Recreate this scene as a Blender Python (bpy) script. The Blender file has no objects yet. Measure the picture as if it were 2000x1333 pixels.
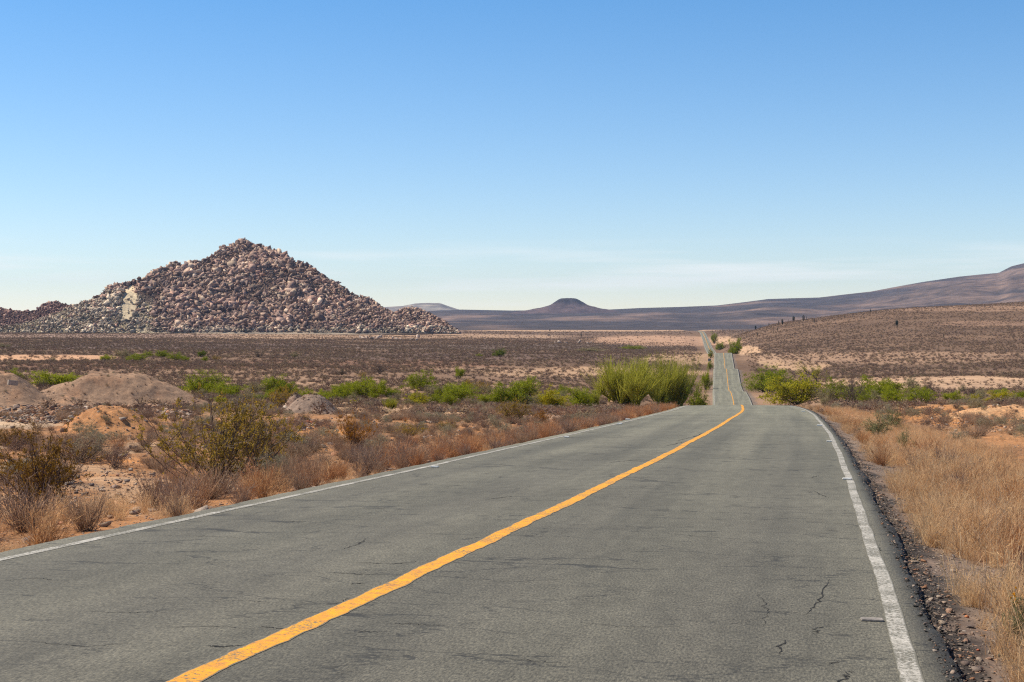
import bpy, math, random
import numpy as np
from mathutils import Matrix, Vector

scene = bpy.context.scene
F = 2777.8                      # focal length in photo pixels (2000 px wide frame, 50 mm lens)
HY = 640.0                      # photo row of the true horizon
CZ = 1.27                       # camera height over the asphalt below it

# ------------------------------------------------------------------ camera
cam_data = bpy.data.cameras.new("camera")
cam_data.lens = 50.0
cam_data.sensor_width = 36.0
cam_data.clip_start = 0.2
cam_data.clip_end = 60000.0
cam = bpy.data.objects.new("camera", cam_data)
scene.collection.objects.link(cam)
cam.location = (0.0, 0.0, CZ)
cam.rotation_euler = (math.radians(90.0) - math.atan((666.5 - HY) / F), 0.0, 0.0)
scene.camera = cam

# ------------------------------------------------------------------ light
SUN_EL = math.radians(51.0)
SUN_AZ = math.radians(-74.0)     # measured from +Y (view direction), negative = left
sun_dir = Vector((math.sin(SUN_AZ) * math.cos(SUN_EL), math.cos(SUN_AZ) * math.cos(SUN_EL), math.sin(SUN_EL)))
sun_data = bpy.data.lights.new("sun", 'SUN')
sun_data.energy = 5.0
sun_data.angle = math.radians(0.55)
sun_data.color = (1.0, 0.915, 0.78)
sun = bpy.data.objects.new("sun", sun_data)
scene.collection.objects.link(sun)
sun.location = (-50, 0, 80)
sun.rotation_euler = sun_dir.to_track_quat('Z', 'Y').to_euler()

world = bpy.data.worlds.new("World")
scene.world = world
world.use_nodes = True
wt = world.node_tree
for n in list(wt.nodes):
    wt.nodes.remove(n)
wo = wt.nodes.new("ShaderNodeOutputWorld")
bg = wt.nodes.new("ShaderNodeBackground")
sky = wt.nodes.new("ShaderNodeTexSky")
sky.sky_type = 'NISHITA'
sky.sun_disc = False
sky.sun_elevation = SUN_EL
sky.sun_rotation = SUN_AZ
sky.altitude = 600.0
sky.air_density = 1.0
sky.dust_density = 0.0
sky.ozone_density = 2.0
bg.inputs[1].default_value = 0.089
# thin cirrus: a function of the direction in the sky
tc = wt.nodes.new("ShaderNodeTexCoord")
mp = wt.nodes.new("ShaderNodeMapping")
mp.inputs['Scale'].default_value = (5.0, 5.0, 85.0)
mp.inputs['Location'].default_value = (3.1, 1.7, 0.4)
nz = wt.nodes.new("ShaderNodeTexNoise")
nz.inputs['Scale'].default_value = 1.0
nz.inputs['Detail'].default_value = 5.0
nz.inputs['Roughness'].default_value = 0.5
cr = wt.nodes.new("ShaderNodeValToRGB")
cr.color_ramp.elements[0].position = 0.50
cr.color_ramp.elements[0].color = (0, 0, 0, 1)
cr.color_ramp.elements[1].position = 0.78
cr.color_ramp.elements[1].color = (1, 1, 1, 1)
sep = wt.nodes.new("ShaderNodeSeparateXYZ")
band = wt.nodes.new("ShaderNodeValToRGB")
band.color_ramp.elements[0].position = 0.0
band.color_ramp.elements[0].color = (0.25, 0.25, 0.25, 1)
band.color_ramp.elements[0].color = (.1, .1, .1, 1)
e = band.color_ramp.elements.new(0.040); e.color = (1, 1, 1, 1)
band.color_ramp.elements[-1].position = 0.062
band.color_ramp.elements[-1].color = (0, 0, 0, 1)
mul = wt.nodes.new("ShaderNodeMath"); mul.operation = 'MULTIPLY'
mul2 = wt.nodes.new("ShaderNodeMath"); mul2.operation = 'MULTIPLY'; mul2.inputs[1].default_value = 0.85
mx = wt.nodes.new("ShaderNodeMix"); mx.data_type = 'RGBA'
mx.inputs[7].default_value = (10.0, 10.0, 9.8, 1)
hsv = wt.nodes.new("ShaderNodeHueSaturation")
hsv.inputs['Saturation'].default_value = 1.0
L = wt.links.new
L(tc.outputs['Generated'], mp.inputs[0]); L(mp.outputs[0], nz.inputs['Vector']); L(nz.outputs[0], cr.inputs[0])
L(tc.outputs['Generated'], sep.inputs[0]); L(sep.outputs[2], band.inputs[0])
L(cr.outputs[0], mul.inputs[0]); L(band.outputs[0], mul.inputs[1]); L(mul.outputs[0], mul2.inputs[0])
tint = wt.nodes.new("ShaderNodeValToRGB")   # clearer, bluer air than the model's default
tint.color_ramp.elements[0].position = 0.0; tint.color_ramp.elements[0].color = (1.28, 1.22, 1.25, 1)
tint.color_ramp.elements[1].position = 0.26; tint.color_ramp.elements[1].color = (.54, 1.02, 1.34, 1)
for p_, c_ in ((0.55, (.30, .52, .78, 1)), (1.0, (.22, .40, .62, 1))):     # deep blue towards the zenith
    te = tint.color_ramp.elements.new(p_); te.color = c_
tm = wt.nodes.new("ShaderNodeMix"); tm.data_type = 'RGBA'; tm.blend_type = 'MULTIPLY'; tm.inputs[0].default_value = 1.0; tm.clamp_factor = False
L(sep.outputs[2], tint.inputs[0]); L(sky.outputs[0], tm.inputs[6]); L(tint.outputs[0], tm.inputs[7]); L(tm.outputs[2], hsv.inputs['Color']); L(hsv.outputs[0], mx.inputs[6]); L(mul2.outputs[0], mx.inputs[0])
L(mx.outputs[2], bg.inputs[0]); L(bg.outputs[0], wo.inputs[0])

scene.view_settings.view_transform = 'Standard'
scene.view_settings.look = 'None'
scene.view_settings.exposure = 0.32
scene.view_settings.gamma = 1.0
scene.cycles.max_bounces = 5
scene.cycles.diffuse_bounces = 2
scene.cycles.glossy_bounces = 1
scene.cycles.transmission_bounces = 1
scene.cycles.transparent_max_bounces = 4
scene.cycles.volume_bounces = 0
scene.cycles.use_denoising = False
scene.cycles.filter_width = 1.2
scene.cycles.use_adaptive_sampling = False
scene.cycles.sample_clamp_indirect = 3.0

# ------------------------------------------------------------------ numpy helpers
def hash2(ix, iy, s):
    with np.errstate(over='ignore'):
        h = (ix.astype(np.int64) * 374761393 + iy.astype(np.int64) * 668265263 + s * 1442695041) & 0x7fffffff
        h = ((h ^ (h >> 13)) * 1274126177) & 0x7fffffff
        h = h ^ (h >> 16)
    return (h & 0xffffff) / float(0xffffff)

def vnoise(x, y, s=0):
    x = np.asarray(x, float); y = np.asarray(y, float)
    ix = np.floor(x); iy = np.floor(y)
    fx = x - ix; fy = y - iy
    fx = fx * fx * (3 - 2 * fx); fy = fy * fy * (3 - 2 * fy)
    a = hash2(ix, iy, s); b = hash2(ix + 1, iy, s); c = hash2(ix, iy + 1, s); d = hash2(ix + 1, iy + 1, s)
    return (a * (1 - fx) + b * fx) * (1 - fy) + (c * (1 - fx) + d * fx) * fy

def fbm(x, y, octv=4, s=0, gain=0.5):
    t = 0; a = 1; n = 0
    for k in range(octv):
        t = t + a * (vnoise(x, y, s + 17 * k) * 2 - 1)
        n += a; a *= gain
        x = x * 2.03 + 11.3; y = y * 2.03 + 5.7
    return t / n

def sstep(a, b, x):
    t = np.clip((x - a) / (b - a), 0, 1)
    return t * t * (3 - 2 * t)

def pchip(xs, ys):
    xs = np.array(xs, float); ys = np.array(ys, float)
    h = np.diff(xs); d = np.diff(ys) / h
    m = np.zeros_like(xs)
    m[0] = d[0]; m[-1] = d[-1]
    for i in range(1, len(xs) - 1):
        if d[i - 1] * d[i] > 0:
            w1 = 2 * h[i] + h[i - 1]; w2 = h[i] + 2 * h[i - 1]
            m[i] = (w1 + w2) / (w1 / d[i - 1] + w2 / d[i])
    def f(x):
        x = np.asarray(x, float)
        i = np.clip(np.searchsorted(xs, x) - 1, 0, len(xs) - 2)
        t = (x - xs[i]) / h[i]
        r = ((1 + 2 * t) * (1 - t) ** 2 * ys[i] + t * (1 - t) ** 2 * h[i] * m[i]
             + t * t * (3 - 2 * t) * ys[i + 1] + t * t * (t - 1) * h[i] * m[i + 1])
        r = np.where(x < xs[0], ys[0] + m[0] * (x - xs[0]), r)
        return np.where(x > xs[-1], ys[-1] + m[-1] * (x - xs[-1]), r)
    return f

# ------------------------------------------------------------------ the road's course (metres; Y along the view)
_ry = [-60, 0, 5.95, 11.3, 16.2, 25, 36.9, 50, 67, 84, 120, 180, 241, 290, 392, 475, 564, 640, 760, 900, 1200, 1500, 1900, 2300, 3000]
_rx = [-15.6, -2.86, -1.54, -0.36, 0.70, 2.55, 4.98, 7.55, 10.72, 13.45, 18.9, 28.2, 37.5, 44.4, 59.0, 71.0, 83.8, 95.2, 111.5, 129, 166.7, 204.5, 253.7, 300, 380]
road_x = pchip(_ry, _rx)
_zy = [-60, 0, 11.3, 36.9, 67, 84, 98, 120, 150, 185, 215, 241, 266, 286, 305, 328, 360, 385, 395, 406, 430, 469, 515, 564, 620, 700, 850, 1000, 1200, 1400, 1650, 1900, 2100, 2600, 3000]
_zz = [1.0, -1.27, -1.71, -2.69, -3.89, -4.62, -5.35, -6.9, -9.3, -11.8, -12.9, -13.25, -12.95, -12.95, -13.9, -14.15, -13.3, -11.9, -11.55, -11.9, -13.5, -13.67, -11.9, -10.2, -11.5, -14.6, -17.6, -19.2, -18.6, -15.6, -10.7, -6.3, -5.6, -6.0, -6.0]
road_zr = pchip(_zy, _zz)
def road_z(y):
    return road_zr(y) + CZ
HALF = 3.17
def road_off(x, y):
    """signed distance from the road's centre line (right positive)"""
    s = (road_x(y + 1.0) - road_x(y - 1.0)) / 2.0
    return (x - road_x(y)) / np.sqrt(1 + s * s)
def road_pt(y, off, lift=0.0):
    s = (road_x(y + 1.0) - road_x(y - 1.0)) / 2.0
    n = np.sqrt(1 + s * s)
    y2 = y - off * s / n
    return road_x(y) + off / n, y2, road_z(y2) - 0.012 * np.abs(off) + lift

# ------------------------------------------------------------------ terrain height
_cols = np.array([-600, 0, 500, 1000, 1330, 1420, 1500, 1750, 2050, 2600], float)
_tab = {
 2:    [-1.62] * 10,
 5:    [-1.68, -1.68, -1.7, -1.7, -1.7, -1.7, -1.7, -1.7, -1.68, -1.65],
 10:   [-2.0, -2.0, -2.0, -2.0, -2.0, -1.95, -1.95, -1.92, -1.9, -1.85],
 20:   [-2.4, -2.4, -2.5, -2.5, -2.4, -2.4, -2.4, -2.35, -2.3, -2.2],
 40:   [-3.1, -3.1, -3.2, -3.4, -3.3, -3.2, -3.2, -3.1, -3.0, -2.9],
 80:   [-4.3, -4.4, -4.7, -5.1, -5.1, -5.0, -4.95, -4.8, -4.7, -4.6],
 100:  [-4.9, -5.0, -5.6, -6.2, -6.5, -6.3, -6.0, -5.6, -5.4, -5.3],
 160:  [-6.5, -6.6, -7.4, -8.2, -9.4, -9.6, -9.5, -8.8, -8.5, -8.3],
 250:  [-7.3, -7.4, -8.3, -9.6, -12.2, -12.9, -12.3, -10.4, -10.2, -10],
 330:  [-7.5, -7.5, -8.6, -10, -12.5, -13.0, -12.6, -11, -10.8, -10.5],
 400:  [-7.5, -7.5, -8.8, -10.2, -13, -13.6, -13.1, -11, -10.8, -10.5],
 564:  [-7.5, -7.5, -9, -10.4, -10.6, -10.3, -10.7, -10.4, -10, -9.5],
 700:  [-7.6, -7.6, -9, -10.8, -13.0, -13.8, -12, -6.5, -5.5, -5],
 900:  [-7.5, -7.5, -8.8, -10.9, -15.2, -15.5, -8.5, 1.0, 3.5, 4.5],
 1200: [-6.5, -6.5, -7.8, -10.6, -17.0, -13.5, 5.0, 19.8, 26.5, 34],
 1600: [-5, -5, -6, -9, -12.0, -8.5, -3, 5, 10, 12],
 2000: [-4, -4, -5, -7.5, -6.4, -5.6, -5, -5, -5, -5],
 3000: [-5.4] * 10,
 4500: [-3] * 10,
 30000: [-3] * 10,
}
_ld = np.log(np.array(sorted(_tab), float))
_tv = np.array([_tab[k] for k in sorted(_tab)], float)
_gc = np.linspace(-600, 2600, 321)
_gl = np.linspace(_ld[0], _ld[-1], 600)
_tmp = np.array([np.interp(_gc, _cols, r) for r in _tv])
_grid = np.array([np.interp(_gl, _ld, _tmp[:, j]) for j in range(len(_gc))]).T
def _blur(a, n, ax):
    k = np.exp(-0.5 * (np.arange(-3 * n, 3 * n + 1) / n) ** 2); k /= k.sum()
    p = [(0, 0), (0, 0)]; p[ax] = (3 * n, 3 * n)
    b = np.pad(a, p, mode='edge')
    return np.apply_along_axis(lambda v: np.convolve(v, k, 'valid'), ax, b)
_grid = _blur(_blur(_grid, 5, 0), 3, 1)

def base_h(x, y):
    r = np.sqrt(x * x + y * y)
    d = np.maximum(np.maximum(y, r * 0.62), 2.0)
    px = np.clip(1000 + F * x / np.maximum(y, r * 0.3 + 0.01), -600, 2600)
    u = np.clip((px + 600) / 10.0, 0, len(_gc) - 1.001)
    v = np.clip((np.log(d) - _gl[0]) / (_gl[1] - _gl[0]), 0, len(_gl) - 1.001)
    i = v.astype(int); j = u.astype(int); fv = v - i; fu = u - j
    z = (_grid[i, j] * (1 - fv) * (1 - fu) + _grid[i + 1, j] * fv * (1 - fu)
         + _grid[i, j + 1] * (1 - fv) * fu + _grid[i + 1, j + 1] * fv * fu)
    return z + CZ

def ground_h(x, y):
    x = np.asarray(x, float); y = np.asarray(y, float)
    z = base_h(x, y)
    r = np.sqrt(x * x + y * y)
    amp = np.clip(r / 120.0, 0.12, 1.0) * np.interp(r, [100, 400], [1, .45])
    z = z + amp * 0.45 * fbm(x / 14, y / 14, 4, 3) + 0.07 * fbm(x / 1.3, y / 1.3, 3, 5) * np.clip(r / 6, 0.3, 1)
    z = z + np.clip((r - 300) / 900, 0, 1) * 0.7 * fbm(x / 90, y / 90, 3, 9)
    off = road_off(x, y); ao = np.abs(off)
    yy = np.clip(y, -60, 2600)
    rz = road_z(yy)
    R = np.interp(np.abs(yy), [0, 60, 100, 200, 400, 1000, 2000], [3.0, 3.5, 10, 14, 16, 20, 25])
    drop = np.where(off > 0, 0.085, 0.085) + 0.0004 * np.clip(yy, 0, 3000)
    w = sstep(HALF + 0.35, HALF + 0.35 + R, ao)
    edge = rz - drop - 0.13 * sstep(HALF, HALF + 1.2, ao) + 0.03 * fbm(x / 0.35, y / 0.35, 2, 21) * sstep(HALF + .2, HALF + .6, ao)
    z = edge * (1 - w) + z * w
    z = np.where(ao < HALF + 0.22, np.minimum(z, rz - 0.105 - 0.0003 * np.clip(yy, 0, 3000)), z)
    return z

def surf_h(x, y):
    off = road_off(x, y)
    return np.where(np.abs(off) < HALF + 0.2, road_z(y), ground_h(x, y))

_md = np.exp(np.linspace(math.log(3.0), math.log(6000.0), 5000))
def hit(px, py, dmin=0.0):
    """where the photo's pixel meets the terrain"""
    xs = (px - 1000) / F * _md; zs = CZ - (py - HY) / F * _md
    below = (zs <= surf_h(xs, _md)) & (_md > dmin)
    k = int(np.argmax(below)) if below.any() else len(_md) - 1
    d = _md[k]
    return xs[k], d
def hit_many(px, py):
    dd = np.exp(np.linspace(math.log(8.0), math.log(400.0), 700))
    xs = (px[:, None] - 1000) / F * dd[None]; zs = CZ - (py[:, None] - HY) / F * dd[None]; D_ = np.broadcast_to(dd, xs.shape)
    k = np.argmax(zs <= ground_h(xs.ravel(), D_.ravel()).reshape(xs.shape), axis=1)
    i = np.arange(len(px)); return np.stack([xs[i, k], dd[k]], 1)
def to_px(x, y, z):
    return 1000 + F * x / y, HY + F * (CZ - z) / y

# ------------------------------------------------------------------ mesh helpers
col = scene.collection
def mesh_from(name, V, Fc, smooth=False):
    V = np.asarray(V, np.float32); Fc = np.asarray(Fc, np.int32)
    me = bpy.data.meshes.new(name)
    k = Fc.shape[1]
    me.vertices.add(len(V)); me.vertices.foreach_set("co", V.ravel())
    me.loops.add(Fc.size); me.loops.foreach_set("vertex_index", Fc.ravel())
    me.polygons.add(len(Fc))
    me.polygons.foreach_set("loop_start", np.arange(0, Fc.size, k, dtype=np.int32))
    me.polygons.foreach_set("loop_total", np.full(len(Fc), k, np.int32))
    if smooth:
        me.polygons.foreach_set("use_smooth", np.ones(len(Fc), bool))
    me.update(calc_edges=True)
    me.validate()
    return me

class Geo:
    """collects quads"""
    def __init__(self):
        self.v = []; self.f = []; self.n = 0
    def add(self, V, Fc):
        self.v.append(np.asarray(V, float)); self.f.append(np.asarray(Fc, int) + self.n); self.n += len(V)
    def ribbons(self, P, W, rng, flat=None):
        """P (n,k,3) lines, W (n,k) widths -> ribbons of quads"""
        n, k, _ = P.shape
        T = np.gradient(P, axis=1)
        R = rng.normal(size=(n, 1, 3)) if flat is None else np.broadcast_to(np.asarray(flat, float), (n, 1, 3))
        S = np.cross(T, np.broadcast_to(R, P.shape)); S /= (np.linalg.norm(S, axis=2, keepdims=True) + 1e-9)
        A = P - S * W[..., None] / 2; B = P + S * W[..., None] / 2
        V = np.stack([A, B], 2).reshape(-1, 3)
        b = (np.arange(n)[:, None] * k + np.arange(k - 1)[None, :]).ravel() * 2
        self.add(V, np.stack([b, b + 1, b + 3, b + 2], 1))
    def tubes(self, P, W, sides=5):
        n, k, _ = P.shape
        T = np.gradient(P, axis=1); T /= (np.linalg.norm(T, axis=2, keepdims=True) + 1e-9)
        up = np.where(np.abs(T[..., 2:3]) > 0.9, np.array([1.0, 0, 0]), np.array([0, 0, 1.0]))
        A = np.cross(T, up); A /= (np.linalg.norm(A, axis=2, keepdims=True) + 1e-9)
        B = np.cross(T, A)
        a = np.linspace(0, 2 * np.pi, sides, endpoint=False)
        V = P[:, :, None, :] + (A[:, :, None, :] * np.cos(a)[None, None, :, None] + B[:, :, None, :] * np.sin(a)[None, None, :, None]) * W[:, :, None, None] / 2
        V = V.reshape(-1, 3)
        i = np.arange(n)[:, None, None]; j = np.arange(k - 1)[None, :, None]; s = np.arange(sides)[None, None, :]
        b = (i * k + j) * sides
        q = np.stack([b + s, b + (s + 1) % sides, b + sides + (s + 1) % sides, b + sides + s], -1).reshape(-1, 4)
        self.add(V, q)
    def leaves(self, C, size, rng, aspect=0.5, up=0.0):
        n = len(C)
        size = np.broadcast_to(np.asarray(size, float), (n,))
        a = rng.normal(size=(n, 3)); a[:, 2] += up; a /= np.linalg.norm(a, axis=1, keepdims=True)
        b = np.cross(a, rng.normal(size=(n, 3))); b /= np.linalg.norm(b, axis=1, keepdims=True)
        a = a * size[:, None] / 2; b = b * size[:, None] * aspect / 2
        V = np.stack([C - a, C - b * 1.0, C + a, C + b], 1).reshape(-1, 3)
        i = np.arange(n)[:, None] * 4 + np.arange(4)[None]
        self.add(V, i)
    def mesh(self, name, smooth=False):
        return mesh_from(name, np.concatenate(self.v), np.concatenate(self.f), smooth)

def link(name, data, mat=None, parent=None, loc=None):
    o = bpy.data.objects.new(name, data)
    col.objects.link(o)
    if mat is not None and data is not None and len(data.materials) == 0:
        data.materials.append(mat)
    if parent: o.parent = parent
    if loc is not None: o.location = loc
    return o
def tag(o, label=None, cat=None, group=None, kind=None):
    if label: o['label'] = label
    if cat: o['category'] = cat
    if group: o['group'] = group
    if kind: o['kind'] = kind
    return o

# ------------------------------------------------------------------ materials
def new_mat(name, rough=0.9, spec=0.2):
    m = bpy.data.materials.new(name); m.use_nodes = True
    nt = m.node_tree
    b = nt.nodes['Principled BSDF']
    b.inputs['Roughness'].default_value = rough
    b.inputs['Specular IOR Level'].default_value = spec
    return m, nt, b
def N(nt, t, **kw):
    n = nt.nodes.new(t)
    for k, v in kw.items():
        setattr(n, k, v)
    return n
def ramp(nt, stops, fac=None, interp='LINEAR'):
    r = nt.nodes.new("ShaderNodeValToRGB")
    r.color_ramp.interpolation = interp
    el = r.color_ramp.elements
    el[0].position = stops[0][0]; el[0].color = (*stops[0][1], 1) if len(stops[0][1]) == 3 else stops[0][1]
    el[1].position = stops[-1][0]; el[1].color = (*stops[-1][1], 1)
    for p, c in stops[1:-1]:
        q = el.new(p); q.color = (*c, 1)
    if fac is not None: nt.links.new(fac, r.inputs[0])
    return r
def noise(nt, scale, detail=3, rough=0.5, vec=None, dist=0.0):
    n = nt.nodes.new("ShaderNodeTexNoise")
    n.inputs['Scale'].default_value = scale; n.inputs['Detail'].default_value = detail
    n.inputs['Roughness'].default_value = rough; n.inputs['Distortion'].default_value = dist
    if vec is not None: nt.links.new(vec, n.inputs['Vector'])
    return n
def mix(nt, a, b, fac, mode='MIX'):
    m = nt.nodes.new("ShaderNodeMix"); m.data_type = 'RGBA'; m.blend_type = mode
    for s, i in ((a, 6), (b, 7)):
        if isinstance(s, tuple): m.inputs[i].default_value = (*s, 1) if len(s) == 3 else s
        else: nt.links.new(s, m.inputs[i])
    if isinstance(fac, (int, float)): m.inputs[0].default_value = fac
    else: nt.links.new(fac, m.inputs[0])
    return m.outputs[2]
def bump(nt, b, h, strength, dist):
    n = nt.nodes.new("ShaderNodeBump"); n.inputs['Strength'].default_value = strength; n.inputs['Distance'].default_value = dist
    nt.links.new(h, n.inputs['Height']); nt.links.new(n.outputs[0], b.inputs['Normal'])
    return n

def plant_mat(name, tones, trans=0.0, rough=0.85):
    """tones vary from plant to plant and a little inside each plant; the object colour tints them"""
    m, nt, b = new_mat(name, rough, 0.15)
    oi = N(nt, "ShaderNodeObjectInfo")
    g = N(nt, "ShaderNodeNewGeometry")
    t = N(nt, "ShaderNodeTexCoord")
    n1 = noise(nt, 3.0, 2, 0.6, t.outputs['Object'])
    a = N(nt, "ShaderNodeMath", operation='MULTIPLY_ADD'); a.inputs[1].default_value = 0.55; nt.links.new(oi.outputs['Random'], a.inputs[0])
    w = N(nt, "ShaderNodeMath", operation='MULTIPLY'); w.inputs[1].default_value = 0.45
    nt.links.new(g.outputs['Random Per Island'], w.inputs[0]); nt.links.new(w.outputs[0], a.inputs[2])
    k = len(tones)
    r = ramp(nt, [(i / (k - 1), c) for i, c in enumerate(tones)], a.outputs[0])
    dark = ramp(nt, [(0.3, (0.75, 0.75, 0.75)), (0.7, (1.15, 1.15, 1.15))], n1.outputs[0])
    c1 = mix(nt, r.outputs[0], dark.outputs[0], 1.0, 'MULTIPLY')
    c2 = mix(nt, c1, oi.outputs['Color'], 1.0, 'MULTIPLY')
    nt.links.new(c2, b.inputs['Base Color'])
    if trans > 0:
        tr = N(nt, "ShaderNodeBsdfTranslucent"); nt.links.new(c2, tr.inputs[0])
        ms = N(nt, "ShaderNodeMixShader"); ms.inputs[0].default_value = trans
        out = nt.nodes['Material Output']
        nt.links.new(b.outputs[0], ms.inputs[1]); nt.links.new(tr.outputs[0], ms.inputs[2]); nt.links.new(ms.outputs[0], out.inputs[0])
    return m

M = {}
M['twig'] = plant_mat("dry_twig", [(.32, .20, .125), (.44, .29, .18), (.26, .18, .13), (.52, .36, .21)], 0.2)
M['straw'] = plant_mat("straw", [(.74, .45, .21), (.84, .58, .32), (.58, .32, .15), (.82, .64, .42)], 0.5)
M['bark'] = plant_mat("bark", [(.10, .07, .055), (.16, .115, .085), (.12, .09, .08)])
M['olive'] = plant_mat("olive_leaf", [(.36, .24, .035), (.48, .31, .04), (.25, .18, .035), (.60, .39, .045)], 0.4)
M['green'] = plant_mat("green_leaf", [(.26, .29, .015), (.36, .38, .02), (.18, .22, .015), (.42, .41, .03)], 0.4)
M['broom'] = plant_mat("green_stem", [(.33, .33, .035), (.46, .43, .06), (.24, .25, .03), (.54, .46, .10)], 0.4)
M['yellow'] = plant_mat("yellow_leaf", [(.40, .36, .02), (.50, .42, .025), (.28, .29, .02)], 0.4)
M['sage'] = plant_mat("grey_leaf", [(.30, .26, .17), (.36, .31, .20), (.24, .21, .13)], 0.2)
M['scrub'] = plant_mat("scrub_leaf", [(.19, .115, .08), (.26, .165, .12), (.16, .11, .09), (.33, .23, .14), (.22, .18, .09)], 0.15)
M['cactus'] = plant_mat("cactus_skin", [(.035, .045, .035), (.055, .06, .045), (.045, .05, .045)])
M['flower'] = plant_mat("flower_petal", [(.85, .35, .01), (.9, .45, .02)], 0.3)

def rock_mat(name, source):
    m, nt, b = new_mat(name, 0.9, 0.15)
    t = N(nt, "ShaderNodeTexCoord")
    g = N(nt, "ShaderNodeNewGeometry")
    if source == 'object':
        c = N(nt, "ShaderNodeObjectInfo").outputs['Color']
    else:
        c = N(nt, "ShaderNodeAttribute", attribute_name="Col").outputs['Color']
    n1 = noise(nt, 0.45, 5, 0.65, g.outputs['Position'])
    n2 = noise(nt, 5.0, 4, 0.65, g.outputs['Position'])
    r1 = ramp(nt, [(0.32, (0.62, 0.58, 0.58)), (0.5, (1, 1, 1)), (0.68, (1.22, 1.17, 1.1))], n1.outputs[0])
    r2 = ramp(nt, [(0.3, (0.8, 0.8, 0.8)), (0.7, (1.15, 1.15, 1.15))], n2.outputs[0])
    c1 = mix(nt, c, r1.outputs[0], 1.0, 'MULTIPLY')
    c2 = mix(nt, c1, r2.outputs[0], 1.0, 'MULTIPLY')
    nt.links.new(c2, b.inputs['Base Color'])
    bump(nt, b, n1.outputs[0], 0.35, 0.5)
    return m
M['boulder'] = rock_mat("boulder_rock", 'object')
M['boulder_mass'] = rock_mat("boulder_rock_mass", 'attr')

def stone_mat():
    m, nt, b = new_mat("stone", 0.9, 0.2)
    oi = N(nt, "ShaderNodeObjectInfo"); t = N(nt, "ShaderNodeTexCoord")
    n = noise(nt, 9.0, 4, 0.6, t.outputs['Object'])
    r = ramp(nt, [(0.0, (.42, .33, .25)), (0.25, (.20, .15, .13)), (0.5, (.50, .40, .31)), (0.75, (.40, .20, .11)), (1.0, (.30, .25, .22))], oi.outputs['Random'])
    s = ramp(nt, [(0.3, (.7, .7, .7)), (0.7, (1.2, 1.2, 1.2))], n.outputs[0])
    c = mix(nt, r.outputs[0], s.outputs[0], 1.0, 'MULTIPLY')
    c = mix(nt, c, oi.outputs['Color'], 1.0, 'MULTIPLY')
    nt.links.new(c, b.inputs['Base Color'])
    bump(nt, b, n.outputs[0], 0.6, 0.03)
    return m
M['stone'] = stone_mat()

def plain_mat(name, c, rough=0.8, sc=8.0, var=0.25):
    m, nt, b = new_mat(name, rough, 0.25)
    t = N(nt, "ShaderNodeTexCoord")
    n = noise(nt, sc, 4, 0.6, t.outputs['Object'])
    r = ramp(nt, [(0.3, tuple(v * (1 - var) for v in c)), (0.7, tuple(min(1, v * (1 + var)) for v in c))], n.outputs[0])
    nt.links.new(r.outputs[0], b.inputs['Base Color'])
    bump(nt, b, n.outputs[0], 0.3, 0.01)
    return m

def ground_mat(name, fine=True, attr="Col"):
    m, nt, b = new_mat(name, 0.95, 0.1)
    g = N(nt, "ShaderNodeNewGeometry")
    P = g.outputs['Position']
    c = N(nt, "ShaderNodeAttribute", attribute_name=attr).outputs['Color']
    n0 = noise(nt, 0.02 if fine else .012, 4 if fine else 7, 0.6 if fine else .72, P)
    n1 = noise(nt, 0.35, 5, 0.65, P)
    n2 = noise(nt, 6.0, 5, 0.7, P)
    r0 = ramp(nt, [(0.3, (.82, .80, .80)), (0.7, (1.18, 1.16, 1.12))] if fine else [(0.35, (.55, .55, .58)), (0.5, (.95, .95, .95)), (0.68, (1.6, 1.5, 1.4))], n0.outputs[0])
    r1 = ramp(nt, [(0.3, (.72, .70, .70)), (0.5, (1, 1, 1)), (0.7, (1.25, 1.2, 1.12))], n1.outputs[0])
    r2 = ramp(nt, [(0.3, (.62, .60, .60)), (0.5, (1, 1, 1)), (0.72, (1.35, 1.32, 1.25))], n2.outputs[0])
    x = mix(nt, c, r0.outputs[0], 1.0, 'MULTIPLY')
    x = mix(nt, x, r1.outputs[0], 1.0, 'MULTIPLY')
    x = mix(nt, x, r2.outputs[0], 1.0, 'MULTIPLY')
    if fine:   # pebbles
        v = N(nt, "ShaderNodeTexVoronoi"); v.inputs['Scale'].default_value = 22.0; nt.links.new(P, v.inputs['Vector'])
        k = ramp(nt, [(0.0, (1, 1, 1)), (0.28, (1, 1, 1)), (0.36, (0, 0, 0))], v.outputs['Distance'])
        sp = N(nt, "ShaderNodeSeparateColor"); nt.links.new(v.outputs['Color'], sp.inputs[0])
        sel = N(nt, "ShaderNodeMath", operation='GREATER_THAN'); sel.inputs[1].default_value = 0.55; nt.links.new(sp.outputs[0], sel.inputs[0])
        mm = N(nt, "ShaderNodeMath", operation='MULTIPLY'); nt.links.new(k.outputs[0], mm.inputs[0]); nt.links.new(sel.outputs[0], mm.inputs[1])
        pc = ramp(nt, [(0, (.10, .085, .075)), (0.4, (.33, .26, .20)), (0.7, (.45, .24, .13)), (1, (.5, .44, .36))], sp.outputs[1])
        x = mix(nt, x, pc.outputs[0], mm.outputs[0])
        h = N(nt, "ShaderNodeMath", operation='ADD'); nt.links.new(mm.outputs[0], h.inputs[0]); nt.links.new(n2.outputs[0], h.inputs[1])
        bump(nt, b, h.outputs[0], 0.7, 0.03)
    else:
        bump(nt, b, n1.outputs[0], 0.8, 1.0)
    nt.links.new(x, b.inputs['Base Color'])
    return m
M['ground'] = ground_mat("desert_soil")
M['hill'] = ground_mat("hill_soil", False)

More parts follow.
